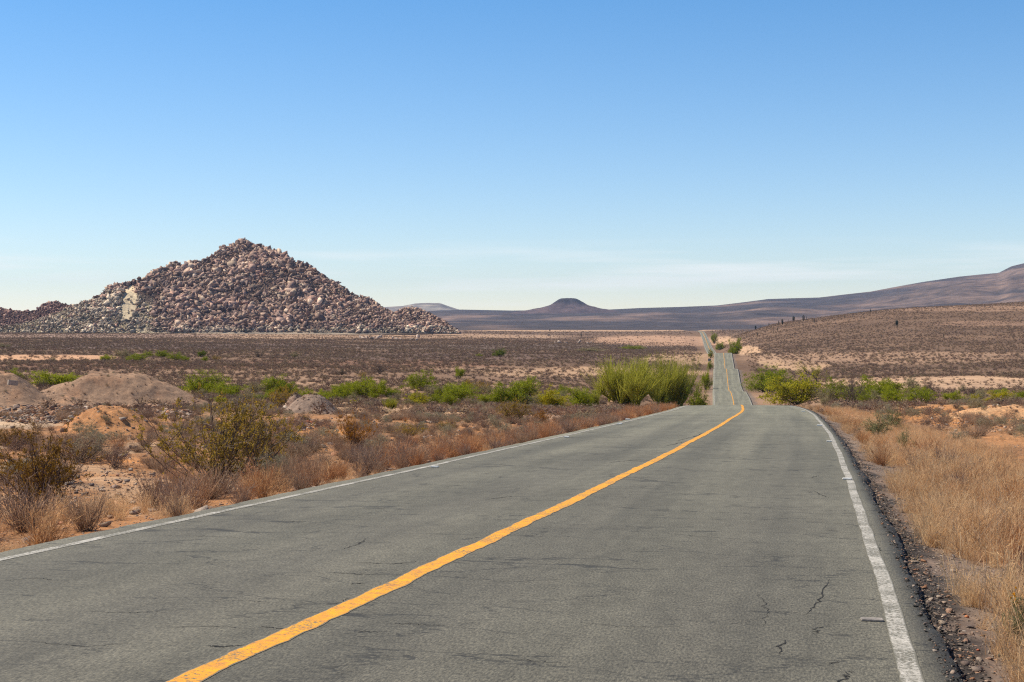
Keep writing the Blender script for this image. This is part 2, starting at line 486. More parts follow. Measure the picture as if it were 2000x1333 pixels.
# ------------------------------------------------------------------ the ground sheet
def patch(PX, PY, cx, cy, rx, ry, s, rag=0.6):
    """a soil patch (irregular ellipse) centred where the photo shows it"""
    q = ((PX - cx) / rx) ** 2 + ((PY - cy) / ry) ** 2
    q = q + rag * fbm(PX / (rx * 0.35), PY / (ry * 0.5), 4, s)
    return 1 - sstep(0.55, 1.15, q)

SOIL_N = (.41, .205, .09); SAND = (.50, .33, .205); PALE = (.42, .28, .185); DARK = (.13, .083, .055); REDB = (.235, .13, .085)
GREYS = (.38, .25, .15); ORANGE = (.58, .27, .095); GRAVEL = (.20, .165, .14)
def soil_color(x, y, z):
    ys = np.maximum(y, 1.0)
    PX = 1000 + F * x / ys; PY = HY + F * (CZ - z) / ys
    r = np.sqrt(x * x + y * y)
    def m(a, b, w): return a * (1 - w[..., None]) + np.array(b)[None] * w[..., None]
    C = np.empty(x.shape + (3,)); C[:] = SOIL_N
    C = m(C, (.25, .155, .095), sstep(-.05, .45, fbm(x / 2.2, y / 3.5, 4, 44)) * .75)
    C = m(C, (.55, .40, .26), sstep(.15, .5, fbm(x / 1.4 + 9, y / 2.5, 4, 45)) * .5)
    C = m(C, GREYS, sstep(60, 110, r) * 0.8)
    C = m(C, (.29, .185, .12), sstep(120, 250, r))
    C = m(C, DARK, sstep(250, 420, r) * (0.7 + 0.3 * fbm(x / 120, y / 60, 3, 40)))
    w = lambda *a, **k: patch(PX, PY, *a, **k)
    near = (y > 30).astype(float)
    for (cx, cy, rx, ry, s, c, k) in [
        (720, 657, 420, 6, 1, PALE, .9), (150, 657, 330, 4, 2, (.40, .28, .22), .8), (1150, 645, 260, 4, 3, SAND, .9),
        (1290, 667, 150, 12, 4, (.50, .31, .20), .85), (1340, 700, 80, 16, 5, SAND, .65), (90, 699, 140, 6, 6, (.62, .37, .22), .95),
        (1150, 728, 230, 11, 7, SAND, .75), (900, 722, 160, 6, 8, PALE, .45), (650, 745, 200, 10, 9, PALE, .4), (250, 715, 330, 7, 10, REDB, .8), (700, 712, 300, 9, 11, REDB, .7),
        (1505, 705, 30, 15, 12, (.50, .34, .21), .75), (1560, 715, 60, 12, 13, SAND, .8), (1850, 748, 260, 14, 14, (.54, .36, .23), .9),
        (1750, 700, 330, 12, 15, (.40, .26, .17), .7), (1900, 603, 260, 6, 16, (.33, .21, .14), .7), (1950, 633, 180, 6, 17, (.32, .20, .135), .6),
        (1460, 685, 30, 10, 18, SAND, .9), (1415, 665, 28, 8, 19, SAND, .8), (1850, 775, 200, 8, 20, REDB, .5),
        (1900, 810, 200, 22, 21, ORANGE, .8), (30, 825, 90, 14, 22, (.52, .40, .28), .8), (800, 805, 170, 10, 23, (.55, .36, .21), .8),
        (1050, 810, 150, 9, 24, (.55, .28, .15), .8), (600, 845, 90, 14, 25, ORANGE, .8), (200, 930, 180, 30, 26, ORANGE, .7),
        (900, 697, 420, 7, 27, (.155, .105, .085), .8), (300, 677, 500, 6, 28, (.15, .105, .09), .9), (1000, 678, 350, 6, 29, (.16, .12, .10), .8)]:
        C = m(C, c, w(cx, cy, rx, ry, s) * k * near)
    off = road_off(x, y)
    sh = (1 - sstep(HALF + .6, HALF + 1.6, np.abs(off) + 0.5 * fbm(x / .8, y / .8, 3, 55))) * (y < 1500)
    C = m(C, GRAVEL, sh * np.where(off > 0, .85, .45))
    blk = (1 - sstep(HALF + 0.25, HALF + 0.50, off + 0.35 * fbm(x / .5, y / .5, 3, 56))) * (off > 0) * (y < 120)
    C = m(C, (.045, .042, .04), blk * .9)
    return C

def add_color(me, C, name="Col"):
    at = me.color_attributes.new(name, 'FLOAT_COLOR', 'POINT')
    at.data.foreach_set("color", np.concatenate([C, np.ones((len(C), 1))], 1).astype(np.float32).ravel())

th_f = np.radians(np.linspace(-23, 23, 820))
th_s = np.radians(np.concatenate([np.linspace(23, 180, 60)[1:]]))
th = np.concatenate([-th_s[::-1], th_f, th_s[:-1]])
rr = np.concatenate([[0.0], np.exp(np.linspace(math.log(1.6), math.log(3200), 900)), [3600, 4200, 5200, 7000, 9000, 11500]])
TH, RR = np.meshgrid(th, rr)
X = RR * np.sin(TH); Y = RR * np.cos(TH)
Z = ground_h(X.ravel(), Y.ravel()).reshape(X.shape)
nT = len(th); nR = len(rr)
i = np.arange(nR - 1)[:, None]; j = np.arange(nT)[None, :]
q = np.stack([i * nT + j, (i + 1) * nT + j, (i + 1) * nT + (j + 1) % nT, i * nT + (j + 1) % nT], -1).reshape(-1, 4)[:, ::-1]
V = np.stack([X.ravel(), Y.ravel(), Z.ravel()], 1)
me = mesh_from("ground", V, q, True)
add_color(me, soil_color(V[:, 0], V[:, 1], V[:, 2]))
ground = tag(link("ground", me, M['ground']), kind='structure')

# ------------------------------------------------------------------ road and its paint
def asphalt_mat():
    m, nt, b = new_mat("asphalt", 0.85, 0.3)
    uv = N(nt, "ShaderNodeUVMap", uv_map="UVMap").outputs[0]     # metres across, metres along
    n_big = noise(nt, 0.35, 4, 0.6, uv)
    mpn = N(nt, "ShaderNodeMapping"); mpn.inputs['Scale'].default_value = (1.6, 0.05, 1); nt.links.new(uv, mpn.inputs[0])
    n_lane = noise(nt, 1.0, 3, 0.5, mpn.outputs[0])
    mf = N(nt, "ShaderNodeMapping"); mf.inputs['Scale'].default_value = (1.0, .30, 1); nt.links.new(uv, mf.inputs[0])
    n_f = noise(nt, 80.0, 3, 0.85, mf.outputs[0])
    n_m = noise(nt, 9.0, 4, 0.7, mf.outputs[0])
    base = ramp(nt, [(0.3, (.110, .102, .079)), (0.7, (.146, .136, .105))], n_big.outputs[0])
    lane = ramp(nt, [(0.35, (.80, .81, .82)), (0.65, (1.1, 1.1, 1.1))], n_lane.outputs[0])
    fine = ramp(nt, [(0.34, (.46, .46, .46)), (0.5, (1, 1, 1)), (0.66, (1.75, 1.7, 1.6))], n_f.outputs[0])
    med = ramp(nt, [(0.3, (.82, .82, .82)), (0.7, (1.14, 1.14, 1.14))], n_m.outputs[0])
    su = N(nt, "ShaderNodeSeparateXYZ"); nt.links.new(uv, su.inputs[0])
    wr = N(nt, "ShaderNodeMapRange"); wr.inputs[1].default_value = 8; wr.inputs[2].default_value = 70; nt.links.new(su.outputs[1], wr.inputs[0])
    worn = ramp(nt, [(0.0, (1, 1, 1)), (0.5, (1.3, 1.32, 1.27)), (1.0, (1.62, 1.66, 1.55))], wr.outputs[0])   # grazing-angle brightening with distance, painted into the asphalt colour; not actual wear
    nl = noise(nt, 0.5, 2, 0.5, uv)                                   # polished wheel tracks and the oily middle of each lane
    wx = N(nt, "ShaderNodeMath", operation='MULTIPLY_ADD'); nt.links.new(su.outputs[0], wx.inputs[0]); wx.inputs[1].default_value = 3.9
    nlm = N(nt, "ShaderNodeMath", operation='MULTIPLY'); nlm.inputs[1].default_value = 1.2; nt.links.new(nl.outputs[0], nlm.inputs[0]); nt.links.new(nlm.outputs[0], wx.inputs[2])
    wc = N(nt, "ShaderNodeMath", operation='COSINE'); nt.links.new(wx.outputs[0], wc.inputs[0])
    wm = N(nt, "ShaderNodeMapRange"); wm.inputs[1].default_value = -1; nt.links.new(wc.outputs[0], wm.inputs[0])
    track = ramp(nt, [(0.0, (.91, .91, .92)), (1.0, (1.06, 1.06, 1.05))], wm.outputs[0])
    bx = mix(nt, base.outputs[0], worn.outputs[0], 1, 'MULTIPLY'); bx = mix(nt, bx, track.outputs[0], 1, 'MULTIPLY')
    x = mix(nt, bx, lane.outputs[0], 1, 'MULTIPLY')
    x = mix(nt, x, fine.outputs[0], 1, 'MULTIPLY')
    x = mix(nt, x, med.outputs[0], 1, 'MULTIPLY')
    ab = N(nt, "ShaderNodeMath", operation='MULTIPLY_ADD'); nt.links.new(n_m.outputs[0], ab.inputs[0]); ab.inputs[1].default_value = .25; nt.links.new(su.outputs[0], ab.inputs[2])
    sd = N(nt, "ShaderNodeMapRange"); sd.inputs[1].default_value = HALF + .19; sd.inputs[2].default_value = HALF + .33; nt.links.new(ab.outputs[0], sd.inputs[0])
    x = mix(nt, x, (.055, .052, .046), sd.outputs[0])      # the unsealed, tar-dark outer edge
    # fine cracks, mostly across the road, in ragged patches
    mc = N(nt, "ShaderNodeMapping"); mc.inputs['Scale'].default_value = (0.6, 1.5, 1); nt.links.new(uv, mc.inputs[0])
    nd = noise(nt, 2.2, 4, 0.7, mc.outputs[0])
    ad = N(nt, "ShaderNodeVectorMath", operation='MULTIPLY_ADD'); ad.inputs[1].default_value = (0.9, 0.9, 0)
    nt.links.new(nd.outputs['Color'], ad.inputs[0]); nt.links.new(mc.outputs[0], ad.inputs[2])
    vo = N(nt, "ShaderNodeTexVoronoi", feature='DISTANCE_TO_EDGE'); vo.inputs['Scale'].default_value = 1.1; nt.links.new(ad.outputs[0], vo.inputs['Vector'])
    ck = ramp(nt, [(0.0, (1, 1, 1)), (0.008, (1, 1, 1)), (0.018, (0, 0, 0))], vo.outputs['Distance'])
    ma = noise(nt, 0.8, 3, 0.6, uv)
    mr = ramp(nt, [(0.42, (0, 0, 0)), (0.56, (1, 1, 1))], ma.outputs[0])
    mm = N(nt, "ShaderNodeMath", operation='MULTIPLY'); nt.links.new(ck.outputs[0], mm.inputs[0]); nt.links.new(mr.outputs[0], mm.inputs[1])
    m3 = N(nt, "ShaderNodeMath", operation='MULTIPLY'); m3.inputs[1].default_value = 0.75; nt.links.new(mm.outputs[0], m3.inputs[0])
    x = mix(nt, x, (.03, .03, .028), m3.outputs[0])
    nt.links.new(x, b.inputs['Base Color'])
    hh = N(nt, "ShaderNodeMath", operation='SUBTRACT'); nt.links.new(n_f.outputs[0], hh.inputs[0]); nt.links.new(mm.outputs[0], hh.inputs[1])
    bump(nt, b, hh.outputs[0], 0.5, 0.006)
    return m, x
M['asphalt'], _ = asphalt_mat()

def paint_mat(name, c, c2, wear=0.45, w=0.12):
    """road paint: worn through to asphalt in specks and towards its ragged edges (UV x runs 0..1 across)"""
    m, nt, b = new_mat(name, 0.7, 0.3)
    uv = N(nt, "ShaderNodeUVMap", uv_map="UVMap").outputs[0]
    sx = N(nt, "ShaderNodeSeparateXYZ"); nt.links.new(uv, sx.inputs[0])
    mp_ = N(nt, "ShaderNodeMapping"); mp_.inputs['Scale'].default_value = (w, 1, 1); nt.links.new(uv, mp_.inputs[0])
    n1 = noise(nt, 38, 4, 0.75, mp_.outputs[0]); n2 = noise(nt, 2.2, 4, 0.6, mp_.outputs[0]); n3 = noise(nt, 9, 5, 0.75, mp_.outputs[0])
    a = N(nt, "ShaderNodeMath", operation='SUBTRACT'); nt.links.new(sx.outputs[0], a.inputs[0]); a.inputs[1].default_value = 0.5
    a2 = N(nt, "ShaderNodeMath", operation='ABSOLUTE'); nt.links.new(a.outputs[0], a2.inputs[0])
    e1 = N(nt, "ShaderNodeMath", operation='MULTIPLY_ADD'); nt.links.new(n3.outputs[0], e1.inputs[0]); e1.inputs[1].default_value = 0.30; nt.links.new(a2.outputs[0], e1.inputs[2])
    edge = ramp(nt, [(0.56, (1, 1, 1)), (0.62, (0, 0, 0))], e1.outputs[0])
    sp = N(nt, "ShaderNodeMath", operation='MULTIPLY_ADD'); nt.links.new(n2.outputs[0], sp.inputs[0]); sp.inputs[1].default_value = 0.5; nt.links.new(n1.outputs[0], sp.inputs[2])
    speck = ramp(nt, [(wear - .02 + 0.2, (0, 0, 0)), (wear + .10 + 0.2, (1, 1, 1))], sp.outputs[0])
    mk = N(nt, "ShaderNodeMath", operation='MULTIPLY'); nt.links.new(edge.outputs[0], mk.inputs[0]); nt.links.new(speck.outputs[0], mk.inputs[1])
    cc = ramp(nt, [(0.35, c2), (0.6, c)], n3.outputs[0])
    x = mix(nt, (.16, .148, .11), cc.outputs[0], mk.outputs[0])
    nt.links.new(x, b.inputs['Base Color'])
    bump(nt, b, mk.outputs[0], 0.6, 0.003)
    return m
M['yellow_paint'] = paint_mat("yellow_paint", (.86, .40, .008), (.60, .25, .05), 0.42, 0.15)
M['white_paint'] = paint_mat("white_paint", (.56, .52, .45), (.33, .31, .26), 0.49, 0.12)

def strip(name, ys, offs_fn, lift, mat, uvfn, jag=None):
    """a sheet along the road: offs_fn(y) -> array of offsets"""
    rows = []; uvs = []
    s = np.concatenate([[0], np.cumsum(np.diff(ys))])
    for k, y in enumerate(ys):
        o = np.asarray(offs_fn(y, k), float)
        x_, y_, z_ = road_pt(np.full(len(o), y), o, lift(y))
        rows.append(np.stack([x_, y_, z_], 1)); uvs.append(uvfn(o, s[k] + ys[0]))
    m_ = len(rows[0]); n_ = len(rows)
    V = np.concatenate(rows); UV = np.concatenate(uvs)
    a = np.arange(n_ - 1)[:, None]; c = np.arange(m_ - 1)[None, :]
    q = np.stack([a * m_ + c, a * m_ + c + 1, (a + 1) * m_ + c + 1, (a + 1) * m_ + c], -1).reshape(-1, 4)
    me = mesh_from(name, V, q, True)
    ul = me.uv_layers.new(name="UVMap")
    ul.data.foreach_set("uv", UV[q.ravel()].astype(np.float32).ravel())
    return tag(link(name, me, mat), kind='structure')

rng = np.random.default_rng(7)
ys_road = np.concatenate([np.arange(-50, 4, 1.0), np.arange(4, 16, 0.05), np.arange(16, 30, 0.12), np.arange(30, 110, 0.4), np.arange(110, 700, 1.5), np.arange(700, 2300, 8.0)])
_el = 0.05 * fbm(ys_road / 0.5, ys_road * 0, 3, 61); _er = 0.20 * fbm(ys_road / 1.3, ys_road * 0 + 9, 6, 62, .62)
_fade = 1 - sstep(60, 120, ys_road); _el = _el * _fade; _er = _er * _fade
def road_offs(y, k):
    a = -HALF - 0.28 + _el[k]; b = HALF + 0.19 + 0.5 * _er[k]
    return np.concatenate([[a - 0.03, a], np.linspace(-HALF, HALF, 9), [b, b + 0.05]])
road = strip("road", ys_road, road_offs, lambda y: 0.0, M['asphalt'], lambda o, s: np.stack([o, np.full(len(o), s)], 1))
# broken outer edges fall away below the surface
cz = np.empty(len(road.data.vertices) * 3, np.float32); road.data.vertices.foreach_get("co", cz); cz = cz.reshape(-1, 3)
k_ = 13
cz[0::k_, 2] -= 0.10; cz[k_ - 1::k_, 2] -= 0.10
road.data.vertices.foreach_set("co", cz.ravel()); road.data.update()

ys_l = np.concatenate([np.arange(2, 30, 0.12), np.arange(30, 110, 0.4), np.arange(110, 700, 2.0), np.arange(700, 2250, 8.0)])
def lft(y): return 0.002 + 0.00004 * max(y, 0)
def line(name, off, w, mat, wob, seed, jagw=.05):
    wob = wob * (1 - .7 * sstep(90, 240, ys_l))
    f1 = wob * fbm(ys_l / 7.0, ys_l * 0 + seed, 2, seed) + 0.25 * wob * fbm(ys_l / 0.6, ys_l * 0 + seed, 2, seed + 3)
    wd = np.maximum(w, ys_l * 0.00032)
    jl = jagw * fbm(ys_l / .13, ys_l * 0 + 3, 3, seed + 5); jr = jagw * fbm(ys_l / .13, ys_l * 0 + 8, 3, seed + 6)
    return strip(name, ys_l, lambda y, k: off + f1[k] + np.array([-.5, 0, .5]) * wd[k] * (1 + np.array([jl[k], 0, jr[k]])), lft, mat,
                 lambda o, s: np.stack([np.array([0, .5, 1.0]), np.full(3, s)], 1))
line("center_line", 0.15, 0.148, M['yellow_paint'], 0.05, 71, .24)
line("edge_line", -HALF, 0.11, M['white_paint'], 0.03, 72)
line("edge_line", HALF, 0.105, M['white_paint'], 0.03, 73)

# pavement cracks drawn as thin dark slivers where the photo shows them
g = Geo()
def crack(pts, w0, seed):
    r_ = np.random.default_rng(seed)
    P = []
    for (px, py) in pts:
        d = _md[int(np.argmax((CZ - (py - HY) / F * _md) <= road_z(_md)))]
        P.append(((px - 1000) / F * d, d))
    P = np.array(P); t = np.linspace(0, len(P) - 1, len(P) * 8)
    xx = np.interp(t, range(len(P)), P[:, 0]) + r_.normal(0, .010, len(t)); yy = np.interp(t, range(len(P)), P[:, 1]) + r_.normal(0, .010, len(t))
    of = road_off(xx, yy)
    zz = road_z(yy) - 0.012 * np.abs(of) + 0.002
    W = .75 * w0 * np.sin(np.linspace(0.15, 3.0, len(t))) * r_.uniform(.3, 1.3, len(t))
    PP = np.stack([xx, yy, zz], 1)[None]
    g.ribbons(PP, W[None], r_, flat=(0, 0, 1.0))
cr_list = [([(1622, 1122), (1600, 1165), (1572, 1190)], .016), ([(1625, 1210), (1592, 1218), (1597, 1232)], .012), ([(1534, 1240), (1524, 1268)], .02),
    ([(1668, 1298), (1650, 1310), (1634, 1326)], .018), ([(1640, 1280), (1618, 1285)], .010), ([(400, 1262), (432, 1266), (474, 1263)], .022),
    ([(500, 1226), (560, 1230), (592, 1222)], .014), ([(300, 1225), (420, 1224), (500, 1230)], .008), ([(540, 1016), (615, 1014)], .02), ([(668, 1072), (700, 1062), (715, 1050)], .016),
    ([(680, 1098), (770, 1102), (812, 1098)], .018), ([(640, 1118), (700, 1122), (757, 1124)], .018), ([(680, 1142), (715, 1140)], .015), ([(415, 1173), (475, 1173), (550, 1178)], .008),
    ([(0, 1128), (70, 1122), (130, 1130)], .01), ([(640, 1182), (670, 1178), (682, 1168)], .012), ([(755, 1218), (800, 1218), (870, 1221)], .010), ([(690, 1234), (760, 1233)], .01),
    ([(310, 1040), (400, 1042), (470, 1046)], .014), ([(1300, 1040), (1380, 1045), (1480, 1050)], .007), ([(1470, 1077), (1620, 1080)], .007), ([(1582, 930), (1602, 925)], .02),
    ([(1590, 955), (1606, 962), (1620, 968)], .018), ([(1610, 1030), (1640, 1031)], .012), ([(1320, 862), (1362, 852), (1372, 846)], .05), ([(1300, 872), (1345, 862)], .04), ([(1180, 905), (1250, 898)], .03),
    ([(860, 948), (905, 946)], .03), ([(950, 975), (1010, 968)], .025), ([(1716, 1060), (1722, 1068)], .02), ([(150, 1190), (260, 1195), (330, 1190)], .01), ([(60, 1250), (160, 1262), (260, 1255)], .01),
    ([(900, 1130), (1010, 1135), (1120, 1128)], .008), ([(1120, 1210), (1240, 1220), (1330, 1216)], .008), ([(980, 1280), (1100, 1290)], .009), ([(1480, 1150), (1500, 1180), (1490, 1215)], .008)]
for k, (p, w_) in enumerate(cr_list): crack(p, w_, 900 + k)
tag(link("road_cracks", g.mesh("road_cracks"), plain_mat("crack_black", (.028, .027, .025), 1.0)), kind='structure')

# ------------------------------------------------------------------ rocks
def icosphere(sub):
    import bmesh
    bm = bmesh.new(); bmesh.ops.create_icosphere(bm, subdivisions=sub, radius=1.0)
    V = np.array([v.co[:] for v in bm.verts]); Fc = np.array([[v.index for v in f.verts] for f in bm.faces])
    bm.free(); return V, Fc
def rock_geo(sub, seed, cuts=9, flat=(1, 1, 1), rough=.05):
    r_ = np.random.default_rng(seed)
    V, Fc = icosphere(sub)
    for _ in range(cuts):            # shave planes off, as split granite breaks
        n = r_.normal(size=3); n /= np.linalg.norm(n)
        h = r_.uniform(.52, .86)
        dd = V @ n - h
        V = V - np.where(dd > 0, dd, 0)[:, None] * n[None] * 0.94
    V = V * (1 + rough * r_.normal(size=(len(V), 1)))
    V = V * np.array(flat)[None]
    V /= np.abs(V).max()
    return V, Fc
def block_geo(seed, npt=15, flat=(1, 1, 1), subdiv=0, rough=0.0):
    """an angular block: the hull of scattered points, optionally refined and roughened"""
    import bmesh
    r_ = np.random.default_rng(seed)
    p = r_.normal(size=(npt, 3)); p /= np.linalg.norm(p, axis=1, keepdims=True); p *= r_.uniform(.72, 1.0, (npt, 1)) * np.array(flat)
    bm = bmesh.new()
    for v in p: bm.verts.new(v)
    bmesh.ops.convex_hull(bm, input=bm.verts[:])
    loose = [v for v in bm.verts if not v.link_faces]
    for v in loose: bm.verts.remove(v)
    if subdiv:
        bmesh.ops.bevel(bm, geom=bm.edges[:] + bm.verts[:], offset=.07, segments=2, affect='EDGES', clamp_overlap=True)
        bmesh.ops.triangulate(bm, faces=bm.faces[:])
        bmesh.ops.subdivide_edges(bm, edges=[e for e in bm.edges if e.calc_length() > .3], cuts=1, use_grid_fill=False)
    bmesh.ops.triangulate(bm, faces=bm.faces[:])
    bm.verts.index_update()
    V = np.array([v.co[:] for v in bm.verts]); Fc = np.array([[v.index for v in f.verts] for f in bm.faces]); bm.free()
    if rough: V = V * (1 + rough * r_.normal(size=(len(V), 1)))
    return V / np.abs(V).max(), Fc
ROCKS = [rock_geo(3, 100 + k, 9 + k % 4, (1, [.75, .9, .6, .85][k % 4], [.65, .85, .55, .95][k % 4]), .012) for k in range(10)]
ROCKS_LO = [block_geo(300 + k, [9, 11, 13][k % 3], (1, [.65, .85, .5][k % 3], [.5, .75, .42, .65][k % 4])) for k in range(12)]
BLOCKS = [block_geo(500 + k, 9 + k % 5, (1, [.65, .85, .5][k % 3], [.5, .75, .42, .8][k % 4]), 0, 0) for k in range(12)]
def rock_mesh(k, mat, name="rock"):
    V, Fc = ROCKS[k]
    me = mesh_from(name, V, Fc, False); me.materials.append(mat); return me
BOULDER_ME = []
for V_, F_ in BLOCKS:
    me = mesh_from("boulder", V_, F_); me.materials.append(M['boulder']); BOULDER_ME.append(me)
STONE_ME = [rock_mesh(k, M['stone'], "rock") for k in range(10)]
def rotm(r_):
    """random rotation matrices"""
    q = r_.normal(size=4); q /= np.linalg.norm(q); a, b, c, d = q
    return np.array([[a*a+b*b-c*c-d*d, 2*(b*c-a*d), 2*(b*d+a*c)], [2*(b*c+a*d), a*a-b*b+c*c-d*d, 2*(c*d-a*b)], [2*(b*d-a*c), 2*(c*d+a*b), a*a-b*b-c*c+d*d]])

# ------------------------------------------------------------------ the boulder hill
_sil = [(-300, 652), (-150, 646), (0, 640), (60, 630), (95, 618), (130, 605), (150, 598), (175, 588), (212, 568), (237, 560), (275, 549), (312, 531), (345, 519), (362, 524), (400, 510),
        (435, 492), (462, 478), (475, 472), (490, 476), (500, 485), (507, 484), (532, 493), (562, 510), (605, 523), (625, 540), (657, 556), (682, 574),
        (722, 589), (745, 604), (770, 614), (787, 606), (807, 604), (840, 616), (875, 634), (900, 652), (930, 656), (1000, 660)]
_sx = [p[0] for p in _sil]; _sy = [p[1] for p in _sil]
D0 = 1500.0
def make_hill(name, sx, sy, d0, k, x0, x1, base=-6.6, seed=0, nd=70, back=1.15):
    """a ridge whose skyline, seen from the road, is (sx, sy); its front foot at d0, slope run k per metre of height"""
    us = np.linspace(x0, x1, int((x1 - x0) / 3) + 1)
    yy = np.interp(us, sx, sy)
    hgt = np.zeros_like(us)
    for _ in range(4):
        hgt = np.maximum((HY - yy) / F * (d0 + k * hgt) - base, 0)
    t = np.linspace(-0.12, 1 + back, nd)
    U, T = np.meshgrid(us, t); H_ = np.broadcast_to(hgt, U.shape)
    D = d0 + T * k * H_ + np.where(T < 0, T * 60, 0)
    pr = np.where(T < 0, T * 0.2, np.where(T < 1, sstep(-0.10, 1.04, T) * 0.35 + T * 0.65, np.maximum(1 - (T - 1) / back, -0.2)))
    Zz = base + H_ * pr
    Xx = (U - 1000) / F * D
    nz = fbm(Xx / 45, D / 45, 4, seed) * 0.075 * H_ * np.clip(1 - np.abs(T - 1) * 0 , 0, 1) * sstep(0, .3, T) * (1 - sstep(.75, .98, T))
    Zz = Zz + nz
    return U, D, Xx, Zz + CZ, T, H_
U, D, Xx, Zz, T, Hh = make_hill("rock_hill", _sx, _sy, D0, 1.85, -240, 990, seed=5)
m_, n_ = U.shape
a = np.arange(m_ - 1)[:, None]; c = np.arange(n_ - 1)[None]
q = np.stack([a * n_ + c, a * n_ + c + 1, (a + 1) * n_ + c + 1, (a + 1) * n_ + c], -1).reshape(-1, 4)
V = np.stack([Xx.ravel(), D.ravel(), Zz.ravel()], 1)
me = mesh_from("rock_hill", V, q, True)
PXh, PYh = to_px(V[:, 0], V[:, 1], V[:, 2])
Ch = np.empty((len(V), 3)); Ch[:] = (.09, .065, .055)  # shade of the gaps between boulders, put into the dark base colour
wl = (patch(PXh, PYh, 180, 630, 170, 45, 31) * .8); Ch = Ch * (1 - wl[:, None]) + np.array((.58, .49, .30)) * wl[:, None]
wl = patch(PXh, PYh, 252, 590, 20, 42, 32, .4) ; Ch = Ch * (1 - wl[:, None]) + np.array((.70, .57, .38)) * wl[:, None]
wl = patch(PXh, PYh, 500, 646, 420, 8, 33) * .6; Ch = Ch * (1 - wl[:, None]) + np.array((.50, .42, .32)) * wl[:, None]
add_color(me, Ch)
tag(link("rock_hill", me, M['hill']), kind='structure')

_sil2 = [(-900, 640), (-600, 612), (-400, 600), (-250, 606), (-100, 600), (-40, 606), (0, 603), (15, 608), (40, 610), (70, 608), (87, 598), (110, 591), (130, 596), (150, 602), (190, 615), (260, 640), (300, 652)]
U2, D2, X2, Z2, T2, H2 = make_hill("low_rock_ridge", [p[0] for p in _sil2], [p[1] for p in _sil2], 1750, 1.9, -900, 300, base=-7.0, seed=6)
m2, n2 = U2.shape
a = np.arange(m2 - 1)[:, None]; c = np.arange(n2 - 1)[None]
q = np.stack([a * n2 + c, a * n2 + c + 1, (a + 1) * n2 + c + 1, (a + 1) * n2 + c], -1).reshape(-1, 4)
V2 = np.stack([X2.ravel(), D2.ravel(), Z2.ravel()], 1)
me = mesh_from("rock_ridge", V2, q, True)
add_color(me, np.tile(np.array([[.13, .08, .07]]), (len(V2), 1)))
tag(link("rock_ridge", me, M['hill']), kind='structure')

rngb = np.random.default_rng(11)
PINK = np.array([(.47, .31, .235), (.56, .39, .285), (.36, .24, .19), (.66, .49, .355), (.23, .16, .14), (.47, .29, .22), (.40, .265, .205)])
CREAM = np.array([(.60, .48, .35), (.72, .59, .43), (.42, .345, .26), (.30, .25, .20)])
RED = np.array([(.30, .17, .14), (.36, .21, .17), (.25, .15, .13)])
def scatter_boulders(U, D, Xx, Zz, T, Hh, n, smin, smax, alpha, hill):
    out = []
    m_, n_ = U.shape
    # probability ~ image area and the front half
    wgt = (T > -0.02) & (T < 1.12) & (Hh > 1.0) & (U > -160)
    wgt = wgt * Hh * (1 + 1.6 * (np.abs(T - 1) < 0.06))
    p = (wgt / wgt.sum()).ravel()
    ids = rngb.choice(m_ * n_, n, p=p)
    for k in ids:
        i_, j_ = divmod(k, n_)
        fi = min(i_ + rngb.random(), m_ - 1.001); fj = min(j_ + rngb.random(), n_ - 1.001)
        i0 = int(fi); j0 = int(fj); a_ = fi - i0; b_ = fj - j0
        bl = lambda A: (A[i0, j0] * (1 - b_) + A[i0, j0 + 1] * b_) * (1 - a_) + (A[i0 + 1, j0] * (1 - b_) + A[i0 + 1, j0 + 1] * b_) * a_
        x, y, z, h, t = bl(Xx), bl(D), bl(Zz), bl(Hh), bl(T)
        px, py = to_px(x, y, z)
        s = smin * (1 - rngb.random()) ** (-1 / alpha)
        cl = float(fbm(np.array([x / 22.0]), np.array([(z + y) / 26.0]), 3, 300)[0])
        s = min(s * (1 + 1.3 * max(-.35, cl)), smax * (0.35 + 0.65 * min(1, h / 70)) * (1.3 if cl > .3 else 1))
        if hill == 0:
            if ((px - 252 + (py - 592) * .1) / 15) ** 2 + ((py - 592) / 36) ** 2 < 1 and rngb.random() < .97: continue
            pale = px < 300 and py > 560 + (px - 130) * 0.12
            if pale: s = min(s * .85, 6.5)
            if py > 640: s = min(s, 3.6)
            if pale and rngb.random() < .35: continue
            pal = CREAM if (pale and rngb.random() < .75) or py > 641 and rngb.random() < .6 else PINK
        else:
            pal = RED if rngb.random() < .8 else PINK
        c = pal[rngb.integers(len(pal))] * rngb.uniform(.5, 1.12) * (1 + .35 * cl)
        out.append((s, x, y, z + s * rngb.uniform(0.15, .65), c, px, py))
    return out
B = scatter_boulders(U, D, Xx, Zz, T, Hh, 110000, .66, 5.0, 2.2, 0)
B += [(s, x, y, z, c, px, py) for (s, x, y, z, c, px, py) in scatter_boulders(U2, D2, X2, Z2, T2, H2, 13000, .9, 4.0, 2.5, 1)]
